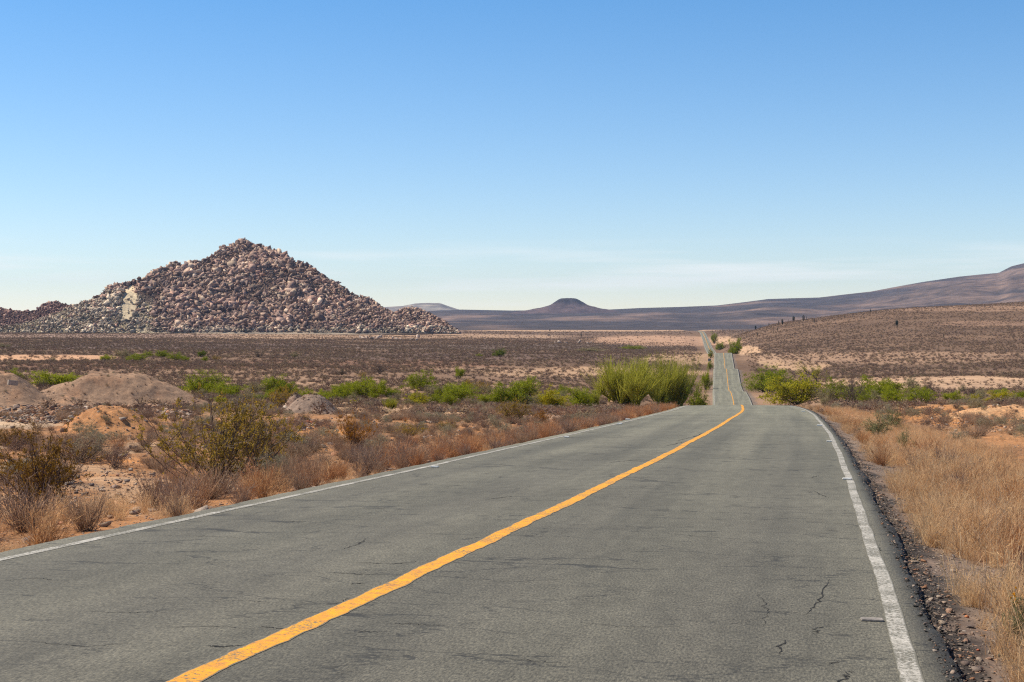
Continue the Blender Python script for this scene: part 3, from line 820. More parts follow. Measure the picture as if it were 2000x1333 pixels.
# a crown of stacked blocks on the summit and a few standing stones on the right shoulder
def hill_pt(px, t=1.0):
    j_ = int(np.clip((px - U[0, 0]) / 3, 0, U.shape[1] - 1)); i_ = int(np.argmin(np.abs(T[:, 0] - t)))
    return Xx[i_, j_], D[i_, j_], Zz[i_, j_]
for (px, s, dz, t) in [(478, 7, -1.5, 1.0), (470, 6, 0, .97), (487, 6.5, 0, .98), (462, 5, 0, .99), (497, 6, -1, .97), (478, 8, -5, .93), (466, 7, -6, .92), (490, 7.5, -6, .93), (474, 4.5, 1.0, 1.0), (482, 4, .5, 1.0),
                       (345, 5.5, 1, 1.0), (338, 4, 1, 1.0), (352, 5, 0, 1.0), (400, 4.5, 1.5, 1.0), (392, 4, 1, 1.0), (412, 4, 1, 1.0), (445, 4.5, 1, 1.0),
                       (529, 9, -4, .96), (539, 7, -2, .98), (603, 5, 1.5, 1.0), (608, 4.5, 0, 1.0), (657, 4.5, 1.5, 1.0), (712, 3.2, 2.5, 1.0), (721, 4.6, 1.5, 1.0), (727, 3.0, 0, 1.0), (697, 3.4, 1, 1.0)]:
    x, y, z = hill_pt(px, t); c = PINK[rngb.integers(5)]
    B.append((s, x, y, z + dz, c, px, to_px(x, y, z + dz)[1]))
B.sort(key=lambda b: -b[0] / b[2])
visible = [b for b in B if b[0] > 0]
def hill_place(px, py):
    if px < 150 and py < 640 and py < 655 - 0.32 * px: return "on the low reddish ridge at the far left"
    if py < 495 and 440 < px < 515: return "in the stack that crowns the hilltop"
    side = "left" if px < 400 else ("middle" if px < 560 else "right")
    if px > 745: return "on the small spur at the hill's right foot"
    if px < 300 and py > 590: return "among pale rubble on the hill's lower left flank"
    lv = "upper" if py < 545 else ("central" if py < 605 else "lower")
    if py > 635: return "along the foot of the hill, %s part" % side
    return "on the %s %s slope of the hill" % (lv, side)
def tone_word(c):
    s = c.sum()
    if c[0] > 1.55 * c[2]: return "reddish"
    if s > 1.2: return "cream"
    if s > .95: return "light tan"
    if s > .8: return "pinkish tan"
    if s > .65: return "purplish brown"
    return "dark brown"
def place_boulder(k, s, x, y, z, c, px, py, meshes, name, label, group):
    r_ = np.random.default_rng(5000 + k)
    o = bpy.data.objects.new(name, meshes[int(r_.integers(len(meshes)))])
    col.objects.link(o)
    o.location = (x, y, z); o.scale = (s * r_.uniform(.8, 1.3), s * r_.uniform(.6, 1.1), s * r_.uniform(.6, 1.2))
    o.rotation_euler = (r_.uniform(-.9, .9), r_.uniform(-.9, .9), r_.uniform(0, 6.28))
    o.color = (c[0], c[1], c[2], 1)
    tag(o, label, "boulder", group)
    return o
NB = 290
for k, b in enumerate(B[:NB]):
    s, x, y, z, c, px, py = b
    shape = "huge" if s > 4.7 else ("large" if s > 3.9 else "weathered")
    place_boulder(k, s, x, y, z, c, px, py, BOULDER_ME, "boulder", "%s %s granite boulder %s" % (shape, tone_word(c), hill_place(px, py)), "boulders heaped on the rocky hill")
Vs = []; Fs = []; Cs = []; nv = 0
for k, (s, x, y, z, c, px, py) in enumerate(B[NB:]):
    V0, F0 = ROCKS_LO[k % 12]
    Rm = rotm(rngb) if rngb.random() < .7 else np.eye(3)
    v = (V0 * np.array([rngb.uniform(.8, 1.35), rngb.uniform(.6, 1.1), rngb.uniform(.55, 1.1)])) @ Rm.T * s + np.array([x, y, z])
    Vs.append(v); Fs.append(F0 + nv); nv += len(v); Cs.append(np.tile(c, (len(v), 1)))
me = mesh_from("boulder_rubble", np.concatenate(Vs), np.concatenate(Fs), False)
add_color(me, np.concatenate(Cs)); me.materials.append(M['boulder_mass'])
tag(link("boulder_rubble", me), "countless smaller boulders and rubble covering the rocky hill", "boulders", kind='stuff')

# low rock outcrops far out on the plain
outc = [(x, y, s) for x, y, s in [(704, 661, 2.2), (711, 662, 2.6), (718, 661, 2.4), (725, 663, 2.8), (731, 661, 2.2), (738, 662, 2.7), (743, 660, 3.2), (767, 662, 2.2), (775, 663, 2.5), (783, 664, 2.0),
        (804, 664, 2.2), (816, 660, 2.2), (814, 665, 2.3), (1085, 671, 2.2), (1092, 670, 1.8), (1107, 671, 2.4), (1131, 670, 2.6), (1155, 670, 1.9), (1178, 670, 1.4), (1148, 672, 1.2), (1072, 656, 2.0), (1080, 658, 1.5)]]
order = ["leftmost", "second", "third", "fourth", "fifth", "sixth", "rightmost"]
for k, (px, py, s) in enumerate(outc):
    x, y = hit(px, py); z = float(surf_h(np.array([x]), np.array([y]))[0])
    if k < 7: lab = "tan boulder, %s of the row on the plain below the hill's right side" % order[k]
    elif k < 10: lab = "small grey boulder, %s of three on the plain below the spur" % ["left", "middle", "right"][k - 7]
    elif k < 13: lab = ["small dark boulder beside two pale ones below the spur", "pale upper boulder of the pair below the spur", "pale lower boulder of the pair below the spur"][k - 10]
    elif k < 20: lab = "pale rock in the outcrop on the plain below the flat-topped hill, %s from the left" % (["first", "second", "third", "fifth", "sixth", "seventh", "fourth"][k - 13])
    else: lab = ["upright pale rock far out on the plain below the flat-topped hill", "small low rock beside the upright rock on the far plain"][k - 20]
    place_boulder(7000 + k, s * y / 1300 * 1.15, x, y, z + s * .2, np.array((.42, .33, .27)) * (0.8 + .5 * ((k * 37) % 10) / 10), px, py, BOULDER_ME, "boulder", lab, "outcrops on the plain")

# ------------------------------------------------------------------ distant ridges
def ridge(name, sx, sy, d0, d1, x0, x1, color_fn, seed, base=-6, step=4, nd=60, reliefs=.20, power=1.25):
    us = np.arange(x0, x1 + 1, step); yy = np.interp(us, sx, sy)
    crest = (HY - yy) / F * d1 - base
    t = np.concatenate([np.linspace(0, 1, nd), np.linspace(1.03, 1.6, 10)])
    U, T = np.meshgrid(us, t)
    D = d0 + (d1 - d0) * T
    Hc = np.broadcast_to(crest, U.shape)
    pr = np.where(T <= 1, np.power(np.clip(T, 0, 1), power), 1 - (T - 1) * 1.7)
    X = (U - 1000) / F * D
    nz = fbm(X / 420, D / 700, 5, seed) * reliefs * Hc * np.sin(np.clip(T, 0, 1) * np.pi)
    Z = base + Hc * pr + nz + CZ - 3.0 * (T == 0)
    m_, n_ = U.shape
    a = np.arange(m_ - 1)[:, None]; c = np.arange(n_ - 1)[None]
    q = np.stack([a * n_ + c, a * n_ + c + 1, (a + 1) * n_ + c + 1, (a + 1) * n_ + c], -1).reshape(-1, 4)
    V = np.stack([X.ravel(), D.ravel(), Z.ravel()], 1)
    me = mesh_from(name, V, q, True)
    add_color(me, color_fn(V[:, 0], V[:, 1], V[:, 2]))
    return tag(link(name, me, M['hill']), kind='structure')
def far_col(base, alt, s, sc=(260, 500), warm=False):
    def f(x, y, z):
        w = sstep(-.15, .55, fbm(x / sc[0], y / sc[1] + z / 40, 5, s) + (np.clip(x / np.maximum(y, 1) * 1.6 - .3, 0, .35) if warm else 0))[:, None]
        return np.array([base]) * (1 - w) + np.array([alt]) * w
    return f
_r1 = [(-900, 612), (400, 612), (745, 610), (885, 606), (900, 605), (950, 606), (1000, 607), (1190, 605), (1250, 602), (1325, 600), (1400, 597), (1450, 591), (1500, 584.5), (1545, 583), (1600, 581.5), (1650, 575.5), (1700, 570),
       (1750, 560.5), (1800, 551.5), (1875, 540.5), (1925, 535.5), (1950, 533.5), (1975, 520.5), (2000, 514.5), (2040, 507), (2100, 512), (2200, 535), (2500, 570), (2900, 600)]
ridge("distant_ridge", [p[0] for p in _r1], [p[1] for p in _r1], 2900, 7000, -900, 2900, far_col((.075, .062, .062), (.21, .145, .115), 81, warm=True), 82)
_r2 = [(600, 612), (700, 605), (745, 600.5), (787, 598), (812, 593), (835, 592), (860, 592.5), (875, 598), (895, 604.5), (930, 612)]
ridge("pale_distant_hill", [p[0] for p in _r2], [p[1] for p in _r2], 8000, 9200, 600, 940, far_col((.22, .19, .17), (.34, .30, .25), 83), 84, step=3, reliefs=.2)
# the flat-topped hill
dm = 6300.0
pr = pchip([0, 10, 14, 27, 36, 52, 77, 110, 150], [583.0, 583.3, 584, 591, 596.5, 601, 606, 613, 628])
r_ = np.linspace(0, 150, 60); a_ = np.linspace(0, 2 * np.pi, 97)[:-1]
R_, A_ = np.meshgrid(r_, a_, indexing='ij')
lop = 1 + .10 * np.sin(A_ * 2 + .5) + .05 * np.sin(A_ * 5) + .06 * fbm(np.cos(A_) * 3 + 5, np.sin(A_) * 3 + R_ / 40, 3, 91)
gx = R_ * lop * np.cos(A_) / F * dm; gy = R_ * lop * np.sin(A_) / F * dm
zz = (HY - pr(R_)) / F * dm + 2.5 * fbm(gx / 30, gy / 30, 4, 92) * (R_ > 4) + CZ
V = np.stack([(1110 - 1000) / F * dm + gx.ravel(), dm + gy.ravel(), zz.ravel()], 1)
na = len(a_)
a = np.arange(len(r_) - 1)[:, None]; c = np.arange(na)[None]
q = np.stack([a * na + c, (a + 1) * na + c, (a + 1) * na + (c + 1) % na, a * na + (c + 1) % na], -1).reshape(-1, 4)
me = mesh_from("mesa_hill", V, q, True)
h_ = V[:, 2]; w_ = sstep(95, 118, h_ + 6 * fbm(V[:, 0] / 30, V[:, 1] / 30, 3, 93))[:, None]
add_color(me, np.array([(.12, .085, .085)]) * (1 - w_) + np.array([(.06, .05, .055)]) * w_)
tag(link("mesa_hill", me, M['hill']), kind='structure')
# ------------------------------------------------------------------ plant meshes (unit size: about 1 high, 1 wide; scaled per plant)
def curve(p0, d0, length, k, r_, bend=.25, droop=0.0):
    """n lines from p0 (n,3) along d0 (n,3)"""
    n = len(p0)
    P = np.zeros((n, k, 3)); P[:, 0] = p0
    d = d0 / (np.linalg.norm(d0, axis=1, keepdims=True) + 1e-9)
    seg = np.asarray(length, float)[:, None] / (k - 1)
    for i in range(1, k):
        d = d + r_.normal(size=(n, 3)) * bend; d[:, 2] -= droop
        d /= np.linalg.norm(d, axis=1, keepdims=True)
        P[:, i] = P[:, i - 1] + d * seg
    return P
def dirs(n, r_, spread, up=1.0):
    a = r_.uniform(0, 2 * np.pi, n); s = spread * np.sqrt(r_.uniform(0, 1, n))
    return np.stack([np.cos(a) * s, np.sin(a) * s, np.full(n, up)], 1)
def taper(n, k, w0, w1):
    return np.broadcast_to(np.linspace(w0, w1, k), (n, k)).copy()
def side(P, n, r_, lo=.25, hi=1.0):
    """random points and directions on lines P"""
    m, k, _ = P.shape
    i = r_.integers(0, m, n); t = r_.uniform(lo, hi, n) * (k - 1.001)
    a = t.astype(int); f = (t - a)[:, None]
    pt = P[i, a] * (1 - f) + P[i, a + 1] * f
    dr = P[i, a + 1] - P[i, a]; dr /= (np.linalg.norm(dr, axis=1, keepdims=True) + 1e-9)
    return pt, dr
def dry_shrub(seed, n=110, w=.0085, spread=1.15, n2=420, tips=0):
    r_ = np.random.default_rng(seed); g = Geo()
    p0 = np.stack([r_.normal(0, .06, n), r_.normal(0, .06, n), np.zeros(n) - .03], 1)
    P = curve(p0, dirs(n, r_, spread, 1.0), r_.uniform(.55, 1.0, n), 6, r_, .16)
    g.ribbons(P, taper(n, 6, w * 1.5, w * .5), r_)
    q, d = side(P, n2, r_, .2, 1)
    Q = curve(q, d + r_.normal(size=(n2, 3)) * .55 + np.array([0, 0, .3]), r_.uniform(.10, .32, n2), 4, r_, .3)
    g.ribbons(Q, taper(n2, 4, w * .9, w * .35), r_)
    if tips:
        c, _ = side(Q, tips, r_, .4, 1)
        g.leaves(c + r_.normal(0, .012, (tips, 3)), r_.uniform(.012, .028, tips), r_)
    return g
def creosote(seed, n=40, n2=330, nl=8000):
    r_ = np.random.default_rng(seed); g = Geo(); l = Geo()
    p0 = np.stack([r_.normal(0, .09, n), r_.normal(0, .05, n), np.zeros(n) - .03], 1)
    P = curve(p0, dirs(n, r_, .95, 1.0), r_.uniform(.7, 1.05, n), 8, r_, .13)
    g.tubes(P, taper(n, 8, .016, .005), 4)
    q, d = side(P, n2, r_, .25, 1)
    Q = curve(q, d + r_.normal(size=(n2, 3)) * .5 + np.array([0, 0, .15]), r_.uniform(.15, .42, n2), 5, r_, .25)
    g.ribbons(Q, taper(n2, 5, .008, .0035), r_)
    q2, d2 = side(Q, n2 * 2, r_, .2, 1)
    Q2 = curve(q2, d2 + r_.normal(size=(n2 * 2, 3)) * .6, r_.uniform(.05, .16, n2 * 2), 3, r_, .3)
    g.ribbons(Q2, taper(n2 * 2, 3, .005, .003), r_)
    c, _ = side(np.concatenate([Q2]), nl, r_, .1, 1)
    keep = r_.random(nl) < np.clip(.25 + c[:, 2], 0, 1)
    c = c[keep]
    l.leaves(c + r_.normal(0, .012, c.shape), r_.uniform(.016, .036, len(c)), r_, .6)
    return g, l
def leafy(seed, n=22, nl=6500, leaf=.040, clumps=150, flat=.9, dens=.06):
    """a rounded leafy bush: limbs, twigs and clumped leaves with gaps"""
    r_ = np.random.default_rng(seed); g = Geo(); l = Geo()
    p0 = np.stack([r_.normal(0, .05, n), r_.normal(0, .05, n), np.zeros(n) - .03], 1)
    P = curve(p0, dirs(n, r_, 1.15, .9), r_.uniform(.55, .9, n), 6, r_, .2)
    g.tubes(P, taper(n, 6, .028, .008), 5)
    q, d = side(P, clumps, r_, .25, 1)
    Q = curve(q, d + r_.normal(size=(clumps, 3)) * .6 + np.array([0, 0, .1]), r_.uniform(.12, .34, clumps), 4, r_, .25)
    g.ribbons(Q, taper(clumps, 4, .010, .004), r_)
    cc = Q[:, -1]
    k = r_.integers(0, clumps, nl)
    sz = r_.uniform(.6, 1.5, clumps)[k][:, None] * dens
    c = cc[k] + r_.normal(size=(nl, 3)) * sz * np.array([1, 1, .7])
    sh = r_.integers(0, clumps, nl // 4)
    c2, _ = side(Q, nl // 4, r_, 0, 1); c = np.concatenate([c, c2])
    c = c[c[:, 2] > .03]
    l.leaves(c, r_.uniform(.7, 1.4, len(c)) * leaf, r_, .55, .3)
    return g, l
def broom(seed, n=2600, w=.009, spread=.75):
    """upright fan of green whips (palo verde)"""
    r_ = np.random.default_rng(seed); g = Geo(); l = Geo()
    nb = 34
    b0 = np.stack([r_.normal(0, .16, nb), r_.normal(0, .16, nb), np.zeros(nb) - .03], 1)
    P = curve(b0, dirs(nb, r_, spread * 1.5, 1.0), r_.uniform(.25, .6, nb), 5, r_, .12)
    g.tubes(P, taper(nb, 5, .022, .012), 5)
    q, d = side(P, n, r_, .15, 1)
    Q = curve(q, d * .8 + dirs(n, r_, .45, .9), r_.uniform(.15, .66, n), 6, r_, .10)
    over = Q[:, -1, 2] > 1.02
    Q[over] = Q[over] * np.array([1, 1, .9])
    l.ribbons(Q, taper(n, 6, w, w * .35), r_)
    c, _ = side(Q, 5200, r_, .2, 1)
    l.leaves(c + r_.normal(0, .012, c.shape), r_.uniform(.014, .034, len(c)), r_, .35, 1.0)
    return g, l
def grass_tuft(seed, n=70, w=.012, lean=.45):
    r_ = np.random.default_rng(seed); g = Geo()
    p0 = np.stack([r_.normal(0, .13, n), r_.normal(0, .13, n), np.zeros(n) - .03], 1)
    P = curve(p0, dirs(n, r_, lean, 1.0), r_.uniform(.45, 1.05, n), 5, r_, .12, .05)
    g.ribbons(P, taper(n, 5, w, w * .35), r_)
    q, d = side(P, n * 2, r_, .55, 1)
    Q = curve(q, d + r_.normal(size=(n * 2, 3)) * .5, r_.uniform(.05, .14, n * 2), 3, r_, .2)
    g.ribbons(Q, taper(n * 2, 3, w * .7, w * .4), r_)
    return g
def scrub_clump(seed, nl=75, size=.16):
    r_ = np.random.default_rng(seed); g = Geo()
    a = r_.normal(size=(nl, 3)); a /= np.linalg.norm(a, axis=1, keepdims=True)
    a[:, 2] = np.abs(a[:, 2])
    c = a * np.power(r_.uniform(.15, 1, nl), .5)[:, None] * np.array([.5, .5, .85]) * r_.uniform(.75, 1.1, (nl, 1))
    c[:, 2] += .04
    g.leaves(c, r_.uniform(.6, 1.4, nl) * size, r_, .55, .2)
    n = 14
    P = curve(np.zeros((n, 3)), dirs(n, r_, .9), r_.uniform(.6, 1.1, n), 3, r_, .2)
    g.ribbons(P, taper(n, 3, .03, .015), r_)
    return g
def cardon(seed, arms):
    """ribbed columns: a trunk and upright arms"""
    r_ = np.random.default_rng(seed); out = []
    def column(path, rad):
        path = np.array(path, float); k = len(path); sd = 20
        a_ = np.linspace(0, 2 * np.pi, sd, endpoint=False); rib = 1 - .16 * (np.arange(sd) % 2)
        T_ = np.gradient(path, axis=0); T_ /= np.linalg.norm(T_, axis=1, keepdims=True)
        A = np.cross(T_, np.array([.3, 1, .1])); A /= np.linalg.norm(A, axis=1, keepdims=True); B_ = np.cross(T_, A)
        R = np.array(rad)[:, None] * rib[None]
        V = path[:, None] + A[:, None] * (np.cos(a_) * R)[..., None] + B_[:, None] * (np.sin(a_) * R)[..., None]
        V = np.concatenate([V.reshape(-1, 3), path[-1:] + T_[-1:] * rad[-1] * .5])
        q = [[i * sd + s, i * sd + (s + 1) % sd, (i + 1) * sd + (s + 1) % sd, (i + 1) * sd + s] for i in range(k - 1) for s in range(sd)]
        q += [[(k - 1) * sd + s, (k - 1) * sd + (s + 1) % sd, len(V) - 1, len(V) - 1] for s in range(sd)]
        g = Geo(); g.add(V, [f if f[2] != f[3] else [f[0], f[1], f[2], f[2]] for f in q]); return g
    tr = column([(0, 0, -.03), (.005, 0, .2), (0, 0, .5), (-.01, .005, .8), (0, 0, .95), (0, 0, .99)], [.05, .055, .058, .05, .04, .02])
    al = []
    for k in range(arms):
        a = 2 * np.pi * k / max(arms, 1) + r_.uniform(-.4, .4); h0 = r_.uniform(.15, .42); rr_ = r_.uniform(.09, .17); top = r_.uniform(.62, .98)
        c, s = math.cos(a), math.sin(a)
        al.append(column([(0, 0, h0), (c * rr_ * .6, s * rr_ * .6, h0 + .02), (c * rr_, s * rr_, h0 + .10), (c * rr_ * 1.05, s * rr_ * 1.05, (h0 + top) / 2 + .05), (c * rr_ * 1.1, s * rr_ * 1.1, top - .04), (c * rr_ * 1.1, s * rr_ * 1.1, top)],
                         [.03, .036, .04, .042, .036, .016]))
    return tr, al

def tri_fix(g, name):
    """some quads are degenerate triangles: build through from_pydata"""
    V = np.concatenate(g.v); Fc = np.concatenate(g.f)
    me = bpy.data.meshes.new(name); me.from_pydata(V.tolist(), [], [[int(a) for a in (f[:3] if f[2] == f[3] else f)] for f in Fc]); me.update(); return me

def with_mat(me, m): me.materials.append(m); return me
def norm(gs, rad):
    """scale to unit height and the given radius"""
    A = np.concatenate([v for g_ in gs for v in g_.v]); zt = np.percentile(A[:, 2], 98.5); rt = np.percentile(np.hypot(A[:, 0], A[:, 1]), 96)
    for g_ in gs:
        g_.v = [v * np.array([rad / rt, rad / rt, 1 / zt]) for v in g_.v]
DRY = [with_mat(dry_shrub(10 + k, 110 + 20 * k, .010, [1.1, .8, 1.35, 1.0][k], 420, [0, 300, 0, 500][k]).mesh("dry_shrub"), M['twig']) for k in range(4)]
def pair(fn, lm, n, seed, stem=None, **k):
    out = []
    for i in range(n):
        g_, l_ = fn(seed + i, **k); norm([g_, l_], .80)
        out.append((with_mat(g_.mesh("stems"), stem or M['bark']), with_mat(l_.mesh("foliage"), lm)))
    return out
CREO = pair(creosote, M['olive'], 3, 40)
GREEN = pair(leafy, M['green'], 5, 60)
YEL = pair(leafy, M['yellow'], 2, 70, nl=7500)
SAGE = pair(leafy, M['sage'], 3, 80, nl=5200, leaf=.03, dens=.05)
BROOM = pair(broom, M['broom'], 3, 90, stem=M['broom'])
BROWN = pair(leafy, M['scrub'], 3, 85, nl=3200, leaf=.03, dens=.05)
TUFT = [with_mat(grass_tuft(110 + k, [70, 50, 90, 60][k], .011, [.45, .7, .35, .55][k]).mesh("grass"), M['straw']) for k in range(4)]

def gz(x, y): return float(surf_h(np.array([x]), np.array([y]))[0])
prng = random.Random(5)
def bush(kind, name, pairs, px, py, w, h, label, cat, group=None, tint=(1, 1, 1), k=None, depth=None):
    """a bush whose foot stands at the photo's pixel (px, py), w x h photo pixels large"""
    x, y = hit(px, py) if depth is None else ((px - 1000) / F * depth, depth)
    if abs(float(road_off(np.array([x]), np.array([y]))[0])) < HALF + .2 + w * y / F * .35:   # seen past the crest: it stands beside the road further on
        for y_ in np.arange(130, 600, 5.0):
            x_ = (px - 1000) / F * y_
            if abs(float(road_off(np.array([x_]), np.array([y_]))[0])) > HALF + .8 + w * y_ / F * .4: break
        x, y = x_, float(y_)
        h = max(h, ((CZ - (py - h - HY) / F * y) - gz(x, y)) * F / y)
    z = gz(x, y)
    sc = y / F
    st, fo = pairs[prng.randrange(len(pairs)) if k is None else k]
    root = bpy.data.objects.new(name, None); col.objects.link(root); root.location = (x, y, z - .02 * h * sc)
    root.rotation_euler = (0, 0, prng.uniform(0, 6.28))
    root.scale = (w * sc * .62, w * sc * .62, h * sc)
    tag(root, label, cat, group)
    a = bpy.data.objects.new("stems", st); b = bpy.data.objects.new("foliage", fo)
    for o in (a, b):
        col.objects.link(o); o.parent = root; o.color = (*tint, 1)
    return root

G1 = "green bushes along the wash"
bl = [  # px, base y, width, height, kind, label
 (1222, 792, 125, 78, 'B', "tall fan-shaped bright green palo verde, left one of the big pair beside the road"),
 (1308, 792, 84, 80, 'B', "tall dense green palo verde, right one of the big pair, darker at its right side"),
 (1364, 794, 42, 38, 'G', "low green bush between the big palo verdes and the road"),
 (1378, 762, 24, 34, 'G', "green bush on the left bank of the road past the crest"),
 (1387, 722, 10, 16, 'G', "small green bush hugging the left edge of the rising road"),
 (1388, 700, 9, 16, 'G', "slim green bush by the road just under the far crest"),
 (1504, 764, 76, 42, 'G', "round green bush behind the yellow-green one right of the road"),
 (1558, 790, 108, 50, 'Y', "broad yellow-green flowering bush right of the road crest"),
 (1497, 794, 70, 26, 'G', "low feathery pale green bush at the right edge of the road crest"),
 (1438, 722, 28, 28, 'G', "green bush on the right verge of the rising road"),
 (1432, 694, 18, 10, 'G', "low green bush right of the road at the second crest"),
 (1395, 672, 16, 20, 'G', "dull green bush right of the distant road stretch"),
 (1407, 684, 18, 14, 'G', "green bush between the distant road stretch and the second crest"),
 (1612, 788, 40, 26, 'A', "grey-brown bush under the small tree right of the road"),
 (1632, 782, 44, 40, 'G', "olive green bush just right of the small tree"),
 (1664, 790, 62, 46, 'K', "dark half-dead bush with bare black twigs right of the road"),
 (1706, 778, 66, 38, 'G', "pale green bush behind the dark half-dead bush"),
 (1742, 790, 52, 30, 'G', "bright green bush in front of the pale green one, right of the dark bush"),
 (1737, 772, 46, 26, 'G', "darker green bush in the row right of the dark half-dead bush"),
 (1781, 768, 44, 28, 'A', "pale upright bush at the right end of the green row"),
 (1796, 791, 62, 30, 'G', "bright green bush at the right end of the green row"),
 (1906, 808, 48, 27, 'A', "round pale grey-green shrub alone on the orange soil at right"),
 (1905, 786, 24, 14, 'Y', "small yellow-green bush at the wash right of the green row"),
 (1958, 786, 52, 20, 'Y', "flat yellow-green bush near the right edge of the wash"),
 (1994, 783, 30, 18, 'G', "green bush at the right picture edge of the wash"),
 (105, 757, 92, 28, 'G', "broad bright green bush behind the left gravel mound"),
 (28, 750, 40, 26, 'G', "green bush behind the concrete block on the mound"),
 (398, 770, 84, 40, 'G', "large green bush right behind the big gravel mound"),
 (450, 775, 60, 24, 'G', "low green bush right of the large one behind the mound"),
 (495, 770, 50, 22, 'A', "greyish green bush among the bushes left of the creosote with yellow tips"),
 (535, 770, 60, 32, 'G', "dark green bush above the creosote with yellow tips"),
 (515, 786, 40, 16, 'G', "bright low green bush left of the creosote with yellow tips"),
 (552, 802, 58, 46, 'C', "olive creosote bush with yellow tips beside the small grey mound"),
 (610, 782, 50, 14, 'G', "thin green bush behind the small grey mound"),
 (664, 782, 46, 26, 'G', "green bush at the left end of the long green clump mid-plain"),
 (706, 780, 62, 36, 'G', "largest green bush of the long clump mid-plain"),
 (742, 776, 44, 30, 'G', "pale green bush at the right side of the long clump mid-plain"),
 (768, 776, 34, 16, 'G', "low green bush between the long clump and the round dark green bush"),
 (764, 799, 34, 18, 'B', "small round yellow-green bush in front of the long green clump"),
 (692, 790, 18, 9, 'Y', "tiny yellowish bush below the long green clump"),
 (821, 763, 56, 34, 'G', "round deep green bush standing alone above the others mid-plain"),
 (816, 791, 44, 22, 'Y', "olive green bush below the round deep green one"),
 (862, 780, 40, 22, 'G', "green bush left of the wide bright green one"),
 (893, 788, 76, 34, 'G', "wide bright green bush with ragged top mid-plain"),
 (928, 772, 54, 28, 'C', "olive-yellow bush behind the wide bright green one"),
 (955, 792, 44, 22, 'G', "dark low green bush between the wide one and the pair"),
 (1000, 792, 72, 40, 'G', "bright green bush, front one of the pair left of the palo verdes"),
 (1032, 778, 54, 36, 'G', "dark green bush, back one of the pair left of the palo verdes"),
 (1076, 796, 58, 32, 'Y', "yellow-green bush between the green pair and the palo verdes"),
 (1138, 796, 46, 34, 'G', "dark-based green bush just left of the tall palo verde"),
 (1160, 794, 30, 24, 'B', "small green bush at the left foot of the tall palo verde"),
 (976, 697, 30, 14, 'D', "lone round dark green bush far out on the brown plain"),
 (936, 697, 14, 5, 'G', "tiny green bush left of the lone round dark green one"),
 (897, 740, 20, 20, 'G', "small umbrella-shaped green bush on a bare stem mid-plain"),
 (708, 739, 26, 11, 'C', "small yellowish-green bush on the brown plain above the long clump"),
 (210, 706, 26, 11, 'G', "small bright green bush, leftmost of the distant green row"),
 (240, 699, 34, 14, 'A', "olive-brown bush in the distant green row"),
 (263, 706, 40, 13, 'G', "wide bright green bush in the distant row"),
 (288, 697, 20, 10, 'G', "small green bush behind the wide one of the distant row"),
 (318, 698, 26, 12, 'G', "green bush in the middle of the distant row"),
 (345, 704, 30, 14, 'G', "bright green bush right of the middle of the distant row"),
 (360, 706, 18, 8, 'G', "low green bush touching the right side of a bright one in the distant row"),
 (394, 698, 20, 12, 'D', "dark green bush near the right end of the distant row"),
 (399, 706, 14, 8, 'G', "tiny green bush below the dark one of the distant row"),
 (422, 705, 18, 9, 'C', "olive bush, rightmost of the distant green row"),
 (103, 706, 16, 7, 'A', "small olive bush on the orange strip of the plain at left"),
 (10, 680, 26, 8, 'A', "faint olive bush on the plain at the left picture edge"),
 (507, 699, 20, 11, 'K', "small brown bush on the plain below the hill"),
 (574, 700, 20, 11, 'A', "small olive-brown bush on the plain below the hill's centre"),
 (668, 733, 18, 14, 'K', "brown bush on the plain above the long green clump"),
 (742, 731, 22, 16, 'K', "dark brown bush right of the yellowish-green one on the plain"),
 (1150, 688, 60, 8, 'A', "low green-grey thicket on the far plain below the flat-topped hill"),
 (1235, 683, 44, 7, 'G', "low green thicket on the far plain left of the road"),
 (1878, 766, 18, 12, 'A', "thin pale bush on the sandy track at right"),
 (445, 775, 20, 12, 'Y', "little yellow-green bush behind the stone piles"),
]
kinds = {'B': (BROOM, "palo_verde", "palo verde", (1, 1, 1)), 'G': (GREEN, "green_bush", "bush", (1, 1, 1)), 'Y': (YEL, "yellow_green_bush", "bush", (1, 1, 1)),
         'A': (SAGE, "pale_bush", "bush", (1, .98, .8)), 'K': (BROWN, "brown_bush", "bush", (.7, .75, .8)), 'C': (CREO, "creosote_bush", "bush", (1.1, 1.1, 1)), 'D': (GREEN, "green_bush", "bush", (.6, .65, .8))}
for b in bl:
    P_, nm, ct, tt = kinds[b[4]]
    big = b[4] == 'C' and b[3] > 20
    bush(b[4], nm, P_, b[0], b[1], b[2] * (1.28 if b[4] == 'B' and b[2] > 80 else (.95 if b[4] == 'B' else 1.15)), b[3] * 1.08, b[5], ct, G1 if b[4] in 'GYB' else "shrubs dotting the plain", tint=tt)

wash = random.Random(77)
for (x0, x1, y0, y1, n_, where) in [(370, 660, 768, 790, 16, "left of the long green clump"), (660, 950, 768, 795, 18, "around the long green clump"), (950, 1175, 772, 800, 16, "left of the tall palo verde"),
                                     (1590, 1830, 770, 793, 18, "in the green row at right"), (1830, 2000, 772, 790, 10, "right of the green row"), (0, 160, 748, 760, 5, "behind the left mound")]:
    for _ in range(n_):
        kk = wash.choice("GGGAAKG"); P_, nm, ct, tt = kinds[kk]; w_ = wash.uniform(24, 52); h_ = w_ * wash.uniform(.38, .6)
        tn = {'G': "green", 'A': "grey-green", 'K': "brown", 'Y': "yellow-green"}[kk]
        bush(kk, nm, P_, wash.uniform(x0, x1), wash.uniform(y0, y1), w_, h_, "%s %s bush in the wash thicket %s" % ("low" if h_ < 18 else "full", tn, where), ct, "low bushes filling the wash", tint=tt)
